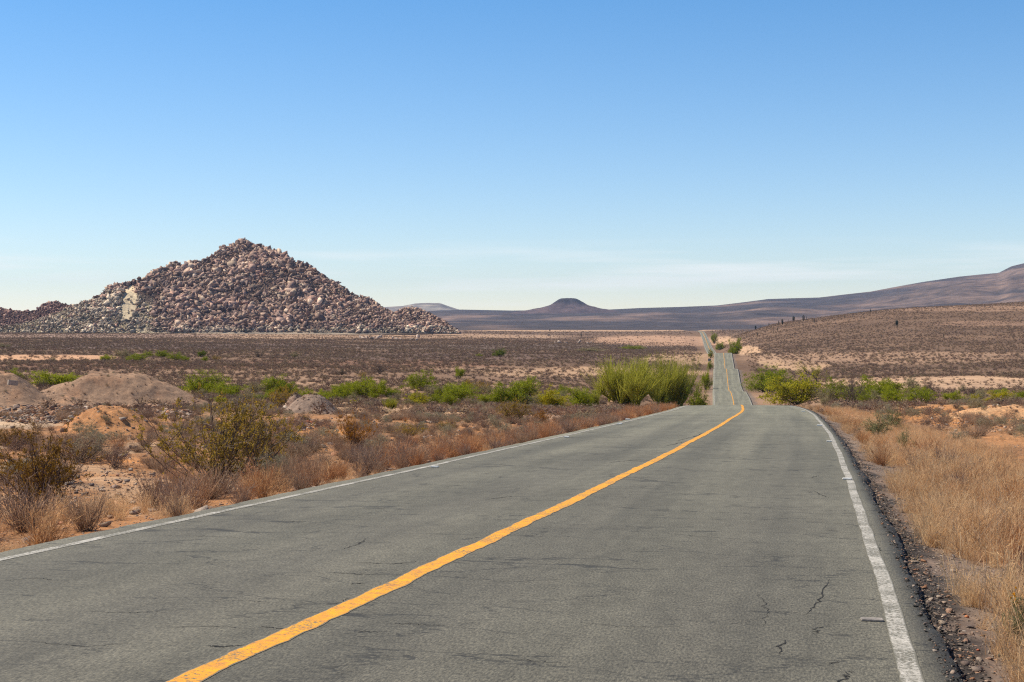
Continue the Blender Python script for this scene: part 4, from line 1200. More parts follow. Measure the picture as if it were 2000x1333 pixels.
# creosote and larger shrubs near the road
near = [
 (425, 965, 290, 190, 'C', 0, "largest creosote bush, olive leaves with yellow tips, left of the road", "creosote_bush"),
 (505, 915, 150, 125, 'C', 1, "creosote bush overlapping the right side of the largest one", "creosote_bush"),
 (78, 1010, 210, 165, 'C', 2, "dark twiggy creosote bush near the left picture edge", "creosote_bush"),
 (150, 905, 120, 55, 'K', None, "brown-grey low bush between the two large creosotes", "brown_bush"),
 (30, 880, 110, 50, 'C', 1, "olive-brown creosote behind the twiggy one at the left edge", "creosote_bush"),
 (225, 915, 80, 45, 'K', None, "dark grey-brown bush behind the bare patch of orange soil", "brown_bush"),
 (690, 880, 90, 72, 'C', 0, "rust-brown creosote bush beyond the roadside brush strip", "creosote_bush"),
 (520, 900, 60, 30, 'C', 2, "small olive creosote above the white stone", "creosote_bush"),
 (1005, 828, 76, 50, 'C', 1, "olive twiggy creosote in front of the green pair of bushes", "creosote_bush"),
 (1060, 826, 50, 24, 'C', 0, "low dark olive bush right of the twiggy creosote in front of the green pair", "creosote_bush"),
 (800, 858, 70, 30, 'C', 2, "low rust-brown bush between the small grey mound and the road", "creosote_bush"),
 (870, 845, 50, 22, 'C', 1, "small orange-brown bush below the pile of pale stones", "creosote_bush"),
 (1718, 858, 70, 50, 'S', 1, "olive-grey bush in the dry grass at the right shoulder", "sage_bush"),
 (1748, 842, 40, 44, 'S', 0, "olive-grey bush just behind the one in the dry grass at the right shoulder", "sage_bush"),
 (1765, 880, 44, 36, 'S', 2, "grey-green leafy weed in the dry grass at the right shoulder", "sage_bush"),
 (1990, 1262, 70, 95, 'S', 1, "grey-green weed with orange flowers at the lower right", "flowering_weed"),
]
for (px, py, w, h, kd, k, lab, nm) in near:
    if kd == 'C': P_, tint = CREO, ((.62, .52, .6) if px < 100 else ((1, 1, 1) if k != 0 or px < 600 else (1.1, .75, .6)))
    elif kd == 'K': P_, tint = BROWN, (1.2, 1.15, 1.1)
    else: P_, tint = SAGE, (.8, .85, .6)
    r0 = bush(kd, nm, P_, px, py, w, h, lab, "bush", "larger bushes near the road", tint, k)
    if nm == "flowering_weed":
        rf = np.random.default_rng(3); gf = Geo()
        cf = np.array([[-.16, -.1, .95]]) + rf.normal(0, 1, (14, 3)) * np.array([.09, .09, .12])
        gf.leaves(np.repeat(cf, 9, 0) + rf.normal(0, .015, (126, 3)), .05, rf, .8)
        o = bpy.data.objects.new("flowers", with_mat(gf.mesh("flowers"), M['flower'])); col.objects.link(o); o.parent = r0

# small tree
def tree(px, py, h, label):
    x, y = hit(px, py); z = gz(x, y); s = h * y / F
    r_ = np.random.default_rng(8)
    root = bpy.data.objects.new("desert_tree", None); col.objects.link(root); root.location = (x, y, z); root.scale = (s, s, s)
    tag(root, label, "tree")
    g = Geo(); tr = np.array([[[0, 0, -.05], [.02, 0, .15], [.0, .01, .3], [.06, 0, .45], [.12, .02, .6]], [[0, 0, .28], [-.12, .02, .4], [-.28, .0, .5], [-.42, .05, .58], [-.5, 0, .62]]])
    g.tubes(tr, np.array([[.10, .08, .07, .055, .035], [.05, .045, .035, .03, .02]]), 7)
    q, d = side(tr, 16, r_, .4, 1); Q = curve(q, d + r_.normal(size=(16, 3)) * .7 + [0, 0, .6], r_.uniform(.2, .42, 16), 5, r_, .2); g.tubes(Q, taper(16, 5, .025, .008), 4)
    q, d = side(Q, 70, r_, .3, 1); Q2 = curve(q, d + r_.normal(size=(70, 3)) * .6, r_.uniform(.08, .2, 70), 4, r_, .25); g.ribbons(Q2, taper(70, 4, .01, .004), r_)
    a = bpy.data.objects.new("trunk", with_mat(g.mesh("trunk"), M['bark'])); l = Geo()
    cc = Q2[:, -1]; k = r_.integers(0, 70, 1900); l.leaves(cc[k] + r_.normal(size=(1900, 3)) * .055, r_.uniform(.02, .045, 1900), r_, .5)
    b = bpy.data.objects.new("crown", with_mat(l.mesh("crown"), M['green']))
    b.color = (1.25, 1.05, 1.3, 1)
    for o in (a, b): col.objects.link(o); o.parent = root
tree(1594, 753, 46, "small sparse tree with a bare dark trunk beyond the yellow-green bush")

# cardon cacti
CARD = []
for k, n in enumerate([4, 2, 0, 6]):
    tr_, al_ = cardon(130 + k, n)
    CARD.append((with_mat(tri_fix(tr_, "trunk"), M['cactus']), [with_mat(tri_fix(a_, "arm"), M['cactus']) for a_ in al_]))
cl = [(1550, 627, 15, 3), (1569, 628, 13, 0), (1583, 619, 8, 1), (1609, 610, 7, 2), (1521, 635, 9, 1), (1528, 635, 12, 0), (1519, 649, 10, 1), (1590, 631, 10, 2), (1649, 622, 7, 2), (1700, 611, 8, 1),
      (1752, 640, 16, 3), (1822, 638, 8, 2), (1721, 660, 9, 2), (1843, 660, 8, 0), (1502, 632, 8, 1), (1540, 629, 5, 2), (1506, 644, 7, 1), (1511, 652, 8, 2), (1575, 626, 8, 2), (1595, 630, 8, 2), (1476, 639, 10, 3),
      (1480, 658, 9, 1), (1486, 642, 7, 2), (1424, 647, 5, 2), (1411, 648, 5, 2), (1545, 619, 6, 2), (1655, 607, 5, 2), (1735, 600, 5, 2), (1135, 661, 12, 1), (1074, 650, 8, 1), (1118, 659, 6, 2), (1978, 584, 6, 2)]
hw = ["tiny", "small", "medium", "tall"]
for k, (px, py, h, v) in enumerate(cl):
    x, y = hit(px, py)
    if y > 2500: y = 1350.0; x = (px - 1000) / F * y
    s = h * y / F
    arms = ["many-armed", "few-armed", "single-column", "candelabra"][{3: 3, 0: 0, 1: 1, 2: 2}[v]]
    if k == 10: lab = "large candelabra cardon cactus alone on the middle of the right hillside"
    elif k in (28, 29, 30): lab = ["dark cardon cactus standing alone on the far plain below the flat-topped hill", "thin cardon beside the upright pale rock far out on the plain", "small thin cardon left of the lone one on the far plain"][k - 28]
    else:
        nb = sorted(range(len(cl)), key=lambda q: abs(cl[q][0] - px) + abs(cl[q][1] - py))[1]
        rel = "left of" if cl[nb][0] > px else "right of"
        where = "high on the right hill's skyline" if py < 612 else ("near the hill's left skyline" if px < 1600 and py < 637 else ("low on the hill's left foot" if px < 1600 else "on the right hillside"))
        lab = "%s %s cardon %s, just %s a %s one" % (hw[min(3, h // 4)], arms, where, rel, hw[min(3, cl[nb][2] // 4)])
    root = bpy.data.objects.new("cardon_cactus", None); col.objects.link(root); root.location = (x, y, gz(x, y)); root.scale = (s, s, s); root.rotation_euler = (0, 0, k * 1.3)
    tag(root, lab, "cactus", "cardon cacti on the slope")
    a = bpy.data.objects.new("trunk", CARD[v][0]); col.objects.link(a); a.parent = root
    for am in CARD[v][1]:
        o = bpy.data.objects.new("arm", am); col.objects.link(o); o.parent = root

# ------------------------------------------------------------------ mounds of gravel and soil
MOUND_PTS = []
def mound(px, depth, rx, ry, h, c, label, seed, flat=1.0, rot=0.0, lumps=.09):
    r_ = np.linspace(0, 1.25, 70); a_ = np.linspace(0, 2 * np.pi, 181)[:-1]
    R_, A_ = np.meshgrid(r_, a_, indexing='ij')
    cx = (px - 1000) / F * depth
    lop = 1 + .10 * np.sin(A_ * 2 + seed) + .06 * np.sin(3 * A_ + seed * 2)
    u = R_ * lop * rx * np.cos(A_); v = R_ * lop * ry * np.sin(A_)
    x = cx + u * math.cos(rot) - v * math.sin(rot); y = depth + u * math.sin(rot) + v * math.cos(rot)
    prof = np.where(R_ < 1, np.cos(np.clip(R_, 0, 1) * np.pi) * .5 + .5, -.9 * (R_ - 1)); prof = np.where(prof > 0, 1 - (1 - prof) ** (1 + .6 * flat), prof)
    g0 = base_h(x, y)
    z = g0 - .05 + h * prof * (1 + .26 * fbm(x / 2.2 + seed, y / 2.2, 4, seed)) + lumps * fbm(x / .4, y / .4, 3, seed + 1)
    V = np.stack([x.ravel(), y.ravel(), z.ravel()], 1); na = len(a_)
    a = np.arange(len(r_) - 1)[:, None]; cc = np.arange(na)[None]
    q = np.stack([a * na + cc, (a + 1) * na + cc, (a + 1) * na + (cc + 1) % na, a * na + (cc + 1) % na], -1).reshape(-1, 4)
    me = mesh_from("gravel_mound", V, q, True)
    w = sstep(-.1, .5, fbm(V[:, 0] / 1.2, V[:, 1] / 1.2, 4, seed + 5))[:, None] * .35
    MOUND_PTS.append(V[(R_.ravel() < .95)])
    add_color(me, np.array([c]) * (1 - w) + np.array([(c[0] * 1.25, c[1] * .95, c[2] * .75)]) * w)
    o = link("gravel_mound", me, M['ground'])
    return tag(o, label, "mound", "spoil mounds left of the road")
GM = (.33, .22, .15)
mound(225, 93, 6.6, 5.2, 1.9, GM, "wide rounded grey-tan gravel mound behind the stone piles", 1, 1.2)
mound(-20, 88, 4.6, 4.2, 1.95, GM, "grey-tan gravel mound at the left picture edge with a concrete block", 2, .8)
mound(95, 90, 4.6, 3.2, .8, GM, "low gravel saddle between the two large grey-tan mounds", 3, .6)
mound(214, 47, 2.4, 2.8, .85, (.50, .25, .11), "orange earth mound in front of the stone piles", 4, .5)
mound(612, 80, 2.3, 2.2, 1.1, (.30, .22, .17), "small pointed grey gravel mound right of the creosote with yellow tips", 5, .3)
mound(578, 86, 1.1, 1.2, .95, (.30, .22, .17), "smaller grey gravel mound half hidden behind the pointed one", 6, .3)
mound(860, 92, 2.2, 1.2, .5, (.15, .12, .11), "long low dark gravel mound in front of the green bushes", 7, .8)
mound(1060, 78, 2.2, 1.6, .35, (.52, .34, .23), "low pinkish earth mound left of the roadside brush", 8, .8)
mound(1960, 72, 3.2, 3.0, .55, (.56, .34, .18), "low orange earth mound at the right picture edge", 9, .9)

import bmesh
def box(name, sx, sy, sz, mat, bevel=.02):
    bm = bmesh.new(); bmesh.ops.create_cube(bm, size=1.0)
    for v in bm.verts: v.co = Vector((v.co.x * sx, v.co.y * sy, (v.co.z + .5) * sz))
    bmesh.ops.bevel(bm, geom=bm.edges[:], offset=bevel, segments=2, affect='EDGES')
    me = bpy.data.meshes.new(name); bm.to_mesh(me); bm.free(); me.materials.append(mat); return me
M['concrete'] = plain_mat("concrete", (.34, .29, .24), .9)
o = link("concrete_block", box("concrete_block", .55, .4, .30, M['concrete'], .015), loc=((24 - 1000) / F * 84.8, 84.8, CZ - (753 - HY) / F * 84.8))
o.rotation_euler = (0, .12, .5); tag(o, "squared concrete block set in the left gravel mound", "block")

# ------------------------------------------------------------------ stones
def stone(px, py, s, label, tint=(1, 1, 1), k=None, sc=(1, 1, 1), group="stones left of the road", sink=.25, dpt=None):
    x, y = hit(px, py) if dpt is None else ((px - 1000) / F * dpt, dpt)
    o = bpy.data.objects.new("rock", STONE_ME[prng.randrange(10) if k is None else k]); col.objects.link(o)
    rad = s * y / F / 2
    zz = max(gz(x, y), CZ - (py - HY) / F * y) if dpt is None else CZ - (py - HY) / F * y
    o.location = (x, y, zz + rad * (.6 - sink)); o.scale = (rad * sc[0], rad * sc[1], rad * sc[2])
    o.rotation_euler = (prng.uniform(-.4, .4), prng.uniform(-.4, .4), prng.uniform(0, 6.28)); o.color = (*tint, 1)
    tag(o, label, "rock", group); return o
W_ = (1.9, 1.9, 1.9)
for a in [
 (420 / 4 * 1 + 450, 908, 26, "upright off-white stone beside a dark hollow, left of the road", (1.45, 1.4, 1.3), 3, (.7, .8, 1.3)),
 (578, 905, 20, "dark round stone right beside the upright off-white one", (.35, .35, .35), 5),
 (228, 998, 62, "largest flat tan slab left of the road, tilted up at its right end", (1.5, 1.2, .95), 2, (1, .6, .45)),
 (160, 1008, 44, "long tan slab with a pale top, left of the largest slab", (1.6, 1.3, 1.0), 4, (1, .5, .4)),
 (136, 1010, 14, "dark brown stone touching the long tan slab", (.7, .5, .45), 1),
 (100, 1030, 44, "brick-red flat rock by the road edge near the left corner", (1.2, .62, .45), 6, (1, .7, .4)),
 (214, 1014, 14, "small rounded tan stone below the largest slab", (1.6, 1.3, 1.0), 7),
 (120, 1026, 14, "small pinkish stone right of the brick-red rock", (1.5, 1.0, .8), 3),
 (228, 931, 12, "small brown stone on the bare orange soil between the creosotes", (1.2, .8, .6), 2),
 (248, 880, 16, "flat pale stone above the bare orange soil", (1.5, 1.2, 1.0), 8, (1, .7, .5)),
 (254, 878, 9, "black stone beside the flat pale one above the bare soil", (.2, .2, .2), 1),
 (235, 849, 14, "smooth blue-grey stone at the foot of the orange mound", (.55, .6, .7), 4),
 (256, 851, 12, "nearly black stone at the right foot of the orange mound", (.25, .22, .22), 5),
 (122, 846, 20, "dark tilted stone left of the orange mound", (.45, .38, .35), 9, (1, .6, .7)),
 (132, 826, 20, "long pale grey stone between the pile and the orange mound", (1.4, 1.4, 1.2), 8, (1, .6, .5)),
 (64, 831, 14, "single pale rounded stone in front of the left pile", (1.6, 1.5, 1.3), 3),
 (620, 852, 16, "rounded tan stone with a dark shaded side, left of the rust-brown creosote", (1.1, .95, .7), 0),
 (568, 836, 13, "reddish-brown stone at the left of the red stone scatter", (.9, .5, .4), 6),
 (703, 876, 18, "thin pale stone chip by the rust-brown creosote's foot", (1.9, 1.7, 1.4), 8, (1, .4, .3)),
 (515, 925, 10, "small pale stone left below the upright off-white one", (1.9, 1.8, 1.7), 2),
 (500, 924, 10, "smaller pale stone next to the one below the off-white stone", (1.7, 1.7, 1.6), 7)]:
    stone(*a[:4], tint=a[4], k=a[5], sc=a[6] if len(a) > 6 else (1, .9, .8))
for a in [
 (1992, 834, 9, "pale small stone beside the dark one at the far right", (1.5, 1.5, 1.4), 2, (1, .9, .8)),
 (1990, 815, 12, "near-black square stone on orange soil at the far right", (.2, .12, .12), 3, (1, .9, .8)),
 (1942, 819, 9, "dark reddish stone left of the near-black one", (.5, .25, .2), 4, (1, .9, .8)),
 (1985, 842, 36, "large smooth pale rock at the right picture edge", (1.15, .9, .7), 0, (1, .8, .5)),
 (1975, 885, 8, "dark brown stone lower right of the pale rock", (.4, .25, .2), 1, (1, .9, .8)),
 (1837, 802, 22, "flat weathered stone slab on the bank behind the dry grass", (.9, .8, .7), 8, (1, .7, .45)),
 (1776, 790, 12, "pale flat stone at the edge of the bank behind the dry grass", (1.9, 1.7, 1.5), 5, (1, .7, .4)),
 (1797, 792, 14, "rounded grey stone on the bank's edge near the pale flat one", (1.0, .8, .8), 7, (1, .9, .8)),
 (1868, 1213, 24, "dark flat stone with a bright end on the right gravel shoulder", (.35, .35, .36), 4, (1, .35, .25)),
 (1844, 1208, 13, "bright whitish chip against the dark flat stone on the shoulder", (2.2, 2.3, 2.3), 8, (1, .5, .3)),
 (1890, 1208, 12, "orange pebble right of the dark flat stone on the shoulder", (1.6, .8, .45), 3, (1, .8, .6)),
 (1974, 1270, 13, "orange stone below the flowering weed", (1.6, .75, .4), 2, (1, .8, .7)),
 (1912, 1273, 9, "coral-red pebble on the lower right shoulder", (1.6, .6, .45), 1, (1, .8, .6)),
 (1957, 1285, 18, "flat grey-green stone on the lower right shoulder", (.8, .9, .8), 0, (1, .8, .35)),
 (1872, 1178, 12, "small white stone on the shoulder above the dark flat one", (2.0, 1.9, 1.8), 6, (1, .5, .4))]:
    stone(*a[:4], tint=a[4], k=a[5], sc=a[6], group="stones right of the road")
def pile(n, cx, cy, rx, ry, smin, smax, words_, group, tints, seed):
    r_ = np.random.default_rng(seed); c = 0
    while c < n:
        u, v = r_.uniform(-1, 1, 2)
        if u * u + v * v > 1: continue
        px, py = cx + u * rx, cy + v * ry
        if py < 785 and 40 < px < 375 and cy < 830: py = 785 + abs(v) * 6
        s = 1.35 * (smin + (smax - smin) * r_.random() ** 1.8)
        t = np.array(tints[r_.integers(len(tints))]) * r_.uniform(.8, 1.2)
        tw = "pale" if t.mean() > 1.25 else ("reddish" if t[0] > 1.35 * t[2] else ("grey-brown" if t.mean() > .75 else "dark"))
        sw = "small" if s < 1.35 * smin + .25 * (smax - smin) else ("large" if s > 1.35 * smin + .75 * (smax - smin) else "mid-sized")
        hw_ = "left" if u < -.33 else ("right" if u > .33 else "middle")
        stone(px, py, s, "%s %s stone in the %s of %s" % (sw, tw, hw_, words_), tint=tuple(t), sc=(1, r_.uniform(.7, 1), r_.uniform(.55, .9)), group=group); c += 1
TN = [(1.5, 1.4, 1.25), (1.1, 1.0, .9), (.6, .55, .52), (1.0, .75, .6), (1.7, 1.6, 1.45), (.8, .7, .62)]
RD = [(1.1, .6, .42), (.8, .45, .35), (1.3, .85, .6), (.6, .4, .35)]
pile(62, 75, 806, 95, 20, 5, 13, "the stone pile at the left edge", "stones in the piles by the mounds", TN, 1)
pile(78, 255, 800, 130, 15, 5, 14, "the stone bank under the gravel mound", "stones in the piles by the mounds", TN, 2)
pile(24, 345, 808, 32, 9, 6, 15, "the pale heap by the orange mound", "stones in the piles by the mounds", TN[:2] + TN[4:5], 3)
pile(26, 578, 831, 46, 12, 4, 11, "the red stones below the grey mound", "red stones on the soil", RD, 4)
pile(22, 843, 815, 24, 12, 4, 9, "the pale heap mid-field", "stones in the pale heap", TN[:2] + TN[4:5], 5)
pile(12, 750, 821, 16, 5, 4, 9, "the small heap mid-field", "stones in the small heap", TN, 6)
pile(26, 1900, 822, 90, 22, 3, 8, "the stony ground at right", "stones on the orange ground", RD + TN[:2], 7)

# ------------------------------------------------------------------ road studs, plate, sign
M['stud'] = plain_mat("stud_white", (.72, .70, .64), .5)
stud_me = box("road_stud", .105, .09, .020, M['stud'], .006)
def road_hit(px, py):
    d = _md[int(np.argmax((CZ - (py - HY) / F * _md) <= road_z(_md)))]
    return (px - 1000) / F * d, d
sl = [(849, 909, "left"), (1107, 852, "left"), (1210, 827, "left"), (1226, 818, "left"), (1655, 932, "right"), (1620, 860, "right"), (1601, 830, "right"), (1569, 803, "right"), (1546, 793.6, "right")]
ow = {"left": ["nearest", "second nearest", "second farthest", "farthest"], "right": ["nearest", "second nearest", "third", "fourth", "farthest"]}
ct = {"left": 0, "right": 0}
for (px, py, sd) in sl:
    x, y = road_hit(px, py); of = float(road_off(np.array([x]), np.array([y]))[0])
    o = link("road_stud", stud_me, loc=(x, y, float(road_z(y)) - .012 * abs(of) + .002)); o.rotation_euler = (0, 0, -.2)
    o.scale = (1.15, 1, 1) if y < 40 else (1.6, 1.6, 1.6)
    tag(o, "%s small white road stud inside the %s edge line" % (ow[sd][ct[sd]], sd), "road stud", "white studs by the edge lines"); ct[sd] += 1
x, y = road_hit(1708, 1201)
o = link("road_plate", box("road_plate", .12, .07, .012, plain_mat("worn_metal", (.26, .23, .20), .7, 30, .4), .004), loc=(x - .01, y, float(road_z(y)) - .012 * 3.1 + .001)); o.rotation_euler = (0, 0, -.12)
tag(o, "worn brownish broken stud base crossing the right white line near the bottom", "stud base")
x, y = hit(1386, 716, 300); z = gz(x, y)
rt = bpy.data.objects.new("road_sign", None); col.objects.link(rt); rt.location = (x, y, z); tag(rt, "grey road sign on a post left of the rising road", "sign")
M['signback'] = plain_mat("sign_metal", (.16, .18, .21), .6, 4, .1)
o = link("panel", box("panel", 1.0, .03, 1.0, M['signback'], .01), parent=rt, loc=(0, 0, 1.7))
o = link("post", box("post", .08, .08, 2.6, M['signback'], .01), parent=rt, loc=(0, .06, 0))

# ------------------------------------------------------------------ dry shrubs by the road: the nearest ones, one by one
DR = random.Random(21)
def dry(x, y, h, w, tint, label, grp, k=None):
    o = bpy.data.objects.new("dry_shrub", DRY[DR.randrange(4) if k is None else k]); col.objects.link(o)
    o.location = (x, y, gz(x, y) - .02); o.scale = (w * .6, w * .6, h); o.rotation_euler = (0, 0, DR.uniform(0, 6.28)); o.color = (*tint, 1)
    tag(o, label, "shrub", grp)
TI = [((1, 1, 1), "brown"), ((1.15, 1.02, .92), "tan-brown"), ((.85, .85, .95), "greyish"), ((1.3, .95, .68), "rust-tinged"), ((1.5, 1.2, .85), "straw-coloured")]
def seg_left(px):
    for lim, s in [(60, "at the left picture edge"), (170, "below the twiggy creosote near the left corner"), (330, "just right of the tan slabs"), (520, "in front of the largest creosote"), (640, "in the brush below the upright white stone"),
                   (800, "in the roadside brush below the rust-brown creosote"), (960, "in the roadside brush before the nearest left stud"), (1110, "in the roadside brush before the middle studs"), (1230, "in the brush in front of the palo verdes"), (9999, "at the left end of the road crest")]:
        if px < lim: return s
nd = 0
for row, (o0, hs) in enumerate([(.55, .8), (1.15, 1.0), (1.9, 1.05)]):
    y = 8.2 + row * .4
    while y < 88:
        off = -(HALF + .28 + o0 + DR.uniform(-.2, .25))
        x_, y_, z_ = road_pt(y, off)
        px, py = to_px(x_, y_, z_)
        step = DR.uniform(.55, .95) * (1 + y / 70)
        gap = (90 < px < 300 and DR.random() < .92) or (330 < px < 560 and row == 0 and DR.random() < .6)
        if px > -90 and not gap:
            t, tn = TI[DR.choice([0, 0, 1, 2, 2, 3, 4] if px < 900 else [1, 3, 4, 3, 0, 2])]
            h = DR.uniform(.38, .74) * hs
            sz = "knee-high" if h > .5 else ("low" if h < .4 else "bushy")
            dep = ["edge", "second", "back"][row]
            dry(float(x_), float(y_), h, h * DR.uniform(1.1, 1.6), t, "%s %s dry shrub, %s row, %s" % (sz, tn, dep, seg_left(px)), "dry shrubs along the left road edge"); nd += 1
        y += step
for _ in range(60):
    px = DR.uniform(0, 900); py = DR.uniform(835, 975) if px < 500 else DR.uniform(820, 900)
    x_, y_ = hit(px, py); of = float(road_off(np.array([x_]), np.array([y_]))[0])
    if of > -(HALF + 2.6) or y_ > 75: continue
    if ((px - 215) / 110) ** 2 + ((py - 945) / 35) ** 2 < 1 or ((px - 215) / 80) ** 2 + ((py - 825) / 28) ** 2 < 1: continue
    t, tn = TI[DR.choice([0, 2, 2, 3, 1])]; h = DR.uniform(.25, .5)
    wh = "behind the left creosotes" if px < 300 else ("around the largest creosote" if px < 560 else ("between the small grey mound and the brush strip" if px < 760 else "mid-field before the green bushes"))
    dry(x_, y_, h, h * 1.7, t, "%s %s dry shrub on open soil %s" % ("small" if h < .36 else "rounded", tn, wh), "dry shrubs on the soil left of the road"); nd += 1
for row, (o0, hs, n_) in enumerate([(.55, .8, 0), (1.3, 1.0, 0), (2.6, 1.0, 0)]):
    y = 6.5 + row * .5
    while y < 86 and nd < 298:
        off = HALF + .4 + o0 + DR.uniform(-.3, .4)
        x_, y_, z_ = road_pt(y, off); px, py = to_px(x_, y_, z_)
        if px < 2100:
            t, tn = TI[DR.choice([4, 3, 4, 1, 2])]; h = DR.uniform(.34, .62) * hs
            wh = "opposite the worn stud base" if y < 9 else ("opposite the nearest right stud" if y < 20 else ("opposite the second right stud" if y < 40 else "near the crest"))
            dry(float(x_), float(y_), h, h * 1.3, t, "%s %s dry shrub in the right verge, %s row, %s" % ("tall" if h > .5 else ("low" if h < .42 else "bushy"), tn, ["edge", "middle", "far"][row], wh), "dry shrubs in the right verge"); nd += 1
        y += DR.uniform(.55, 1.1) * (1 + y / 50)
print("dry shrubs", nd)

# ------------------------------------------------------------------ ground cover: one object each, instanced
def scatter(name, sources, pts, rotz, scale, idx, label, cat):
    c = bpy.data.collections.new(name + "_sources")
    for s in sources: c.objects.link(s)
    me = bpy.data.meshes.new(name); me.vertices.add(len(pts)); me.vertices.foreach_set("co", np.asarray(pts, np.float32).ravel())
    a = me.attributes.new("rot", 'FLOAT_VECTOR', 'POINT'); a.data.foreach_set("vector", np.asarray(rotz, np.float32).ravel())
    a = me.attributes.new("scl", 'FLOAT_VECTOR', 'POINT'); a.data.foreach_set("vector", np.asarray(scale, np.float32).ravel())
    a = me.attributes.new("idx", 'INT', 'POINT'); a.data.foreach_set("value", np.asarray(idx, np.int32).ravel())
    me.update()
    ng = bpy.data.node_groups.new(name, 'GeometryNodeTree')
    ng.interface.new_socket("Geometry", in_out='INPUT', socket_type='NodeSocketGeometry')
    ng.interface.new_socket("Geometry", in_out='OUTPUT', socket_type='NodeSocketGeometry')
    gi = ng.nodes.new("NodeGroupInput"); go = ng.nodes.new("NodeGroupOutput")
    ci = ng.nodes.new("GeometryNodeCollectionInfo"); ci.inputs['Collection'].default_value = c
    ci.inputs['Separate Children'].default_value = True; ci.inputs['Reset Children'].default_value = True
    ip = ng.nodes.new("GeometryNodeInstanceOnPoints"); ip.inputs['Pick Instance'].default_value = True
    def att(n, t):
        k = ng.nodes.new("GeometryNodeInputNamedAttribute"); k.data_type = t; k.inputs['Name'].default_value = n; return k.outputs['Attribute']
    ng.links.new(gi.outputs[0], ip.inputs['Points']); ng.links.new(ci.outputs[0], ip.inputs['Instance'])
    ng.links.new(att("idx", 'INT'), ip.inputs['Instance Index']); ng.links.new(att("rot", 'FLOAT_VECTOR'), ip.inputs['Rotation']); ng.links.new(att("scl", 'FLOAT_VECTOR'), ip.inputs['Scale'])
    ng.links.new(ip.outputs[0], go.inputs[0])
    o = link(name, me); md = o.modifiers.new("scatter", 'NODES'); md.node_group = ng
    return tag(o, label, cat, kind='stuff')
def src(me, tint, name):
    o = bpy.data.objects.new(name, me); o.color = (*tint, 1); return o

srng = np.random.default_rng(99)
def fan(n, y0, y1, pad=.03, p=1.0):
    """points over the view's fan, uniform per square metre for p=1"""
    u = srng.random(n); y = (y0 ** (p + 1) + u * (y1 ** (p + 1) - y0 ** (p + 1))) ** (1 / (p + 1))
    x = srng.uniform(-.39, .39, n) * y
    return x, y
def dens(x, y, z):
    C = soil_color(x, y, z); lum = C @ np.array([.3, .5, .2])
    return np.clip(1.15 - (lum - .10) / .26, .16, 1)
# far scrub
parts = []
for (n, y0, y1, s0, s1, p) in [(30000, 75, 330, .3, .85, .6), (125000, 300, 1350, .4, 1.05, .6), (22000, 1300, 2600, .8, 1.7, .6)]:
    x, y = fan(n, y0, y1, p=p); z = ground_h(x, y)
    clump = .35 + 1.3 * fbm(x / 14, y / 20, 4, 200)
    keep = (srng.random(n) < dens(x, y, z) * np.clip(.5 + 1.3 * clump, .1, 1)) & (np.abs(road_off(x, y)) > HALF + 3.0 + y * .004)
    vv = np.abs(D0 - y) ; inh = (y > D0 - 10) & (x < (905 - 1000) / F * y)
    keep &= ~inh
    s = srng.uniform(s0, s1, n) * srng.choice([.7, 1, 1.3], n)
    parts.append(np.stack([x, y, z, s], 1)[keep])
hk = (T.ravel() > .03) & (T.ravel() < 1.0) & (Hh.ravel() > 3)
hp_ = np.stack([Xx.ravel(), D.ravel(), Zz.ravel()], 1)[hk]; hp_ = hp_[srng.choice(len(hp_), 520)]
parts.append(np.concatenate([hp_ + srng.normal(0, 2, hp_.shape) * [1, 1, 0] + [0, -1.5, 1.2], srng.uniform(1.2, 3.2, (520, 1))], 1))
S = np.concatenate(parts)
srcs = []; tints = [(1, 1, 1), (.75, .72, .8), (1.35, 1.2, 1.0), (1.2, .82, .65), (1.05, 1.25, .75), (.9, .85, .9)]
for k in range(6):
    me = scrub_clump(220 + k).mesh("scrub"); me.materials.append(M['scrub']); srcs.append(src(me, tints[k], "scrub_source"))
n = len(S)
wn = fbm(S[:, 0] / 60, S[:, 1] / 60, 3, 201)
idx = np.where(srng.random(n) < .6, np.clip(((wn + .5) * 6).astype(int), 0, 5), srng.integers(0, 6, n))
idx[-520:] = 4
scatter("desert_scrub", srcs, S[:, :3], np.stack([np.zeros(n), np.zeros(n), srng.uniform(0, 6.28, n)], 1), np.stack([S[:, 3] * 1.25, S[:, 3] * 1.25, S[:, 3] * srng.uniform(.5, .9, n)], 1), idx,
        "low brown and purplish scrub covering the desert plain", "scrub")
print("scrub", n)
# middle-distance brush (behind the road bank to the wash)
x, y = fan(14000, 18, 165, p=.75); z = ground_h(x, y); of = road_off(x, y)
keep = (np.abs(of) > HALF + 3.2) & (srng.random(len(x)) < dens(x, y, z) * 1.4 * np.clip(.6 + fbm(x / 5, y / 7, 3, 205), .1, 1) * np.clip(y / 60, .8, 1)) & ~((of > 0) & (y < 60) & (srng.random(len(x)) < .5))
PXa, PYa = to_px(x, y, z)
for (cx, cy, rx, ry) in [(225, 775, 170, 35), (0, 775, 90, 40), (214, 830, 70, 25), (612, 800, 65, 22), (215, 945, 90, 28)]:
    keep &= ((PXa - cx) / rx) ** 2 + ((PYa - cy) / ry) ** 2 > 1
P3 = np.stack([x, y, z - .02], 1)[keep]
s = srng.uniform(.26, .62, len(P3))
mp3 = np.concatenate(MOUND_PTS); mp3 = mp3[srng.choice(len(mp3), 700)]
P3 = np.concatenate([P3, mp3]); s = np.concatenate([s, srng.uniform(.05, .2, 700)]); n = len(P3)
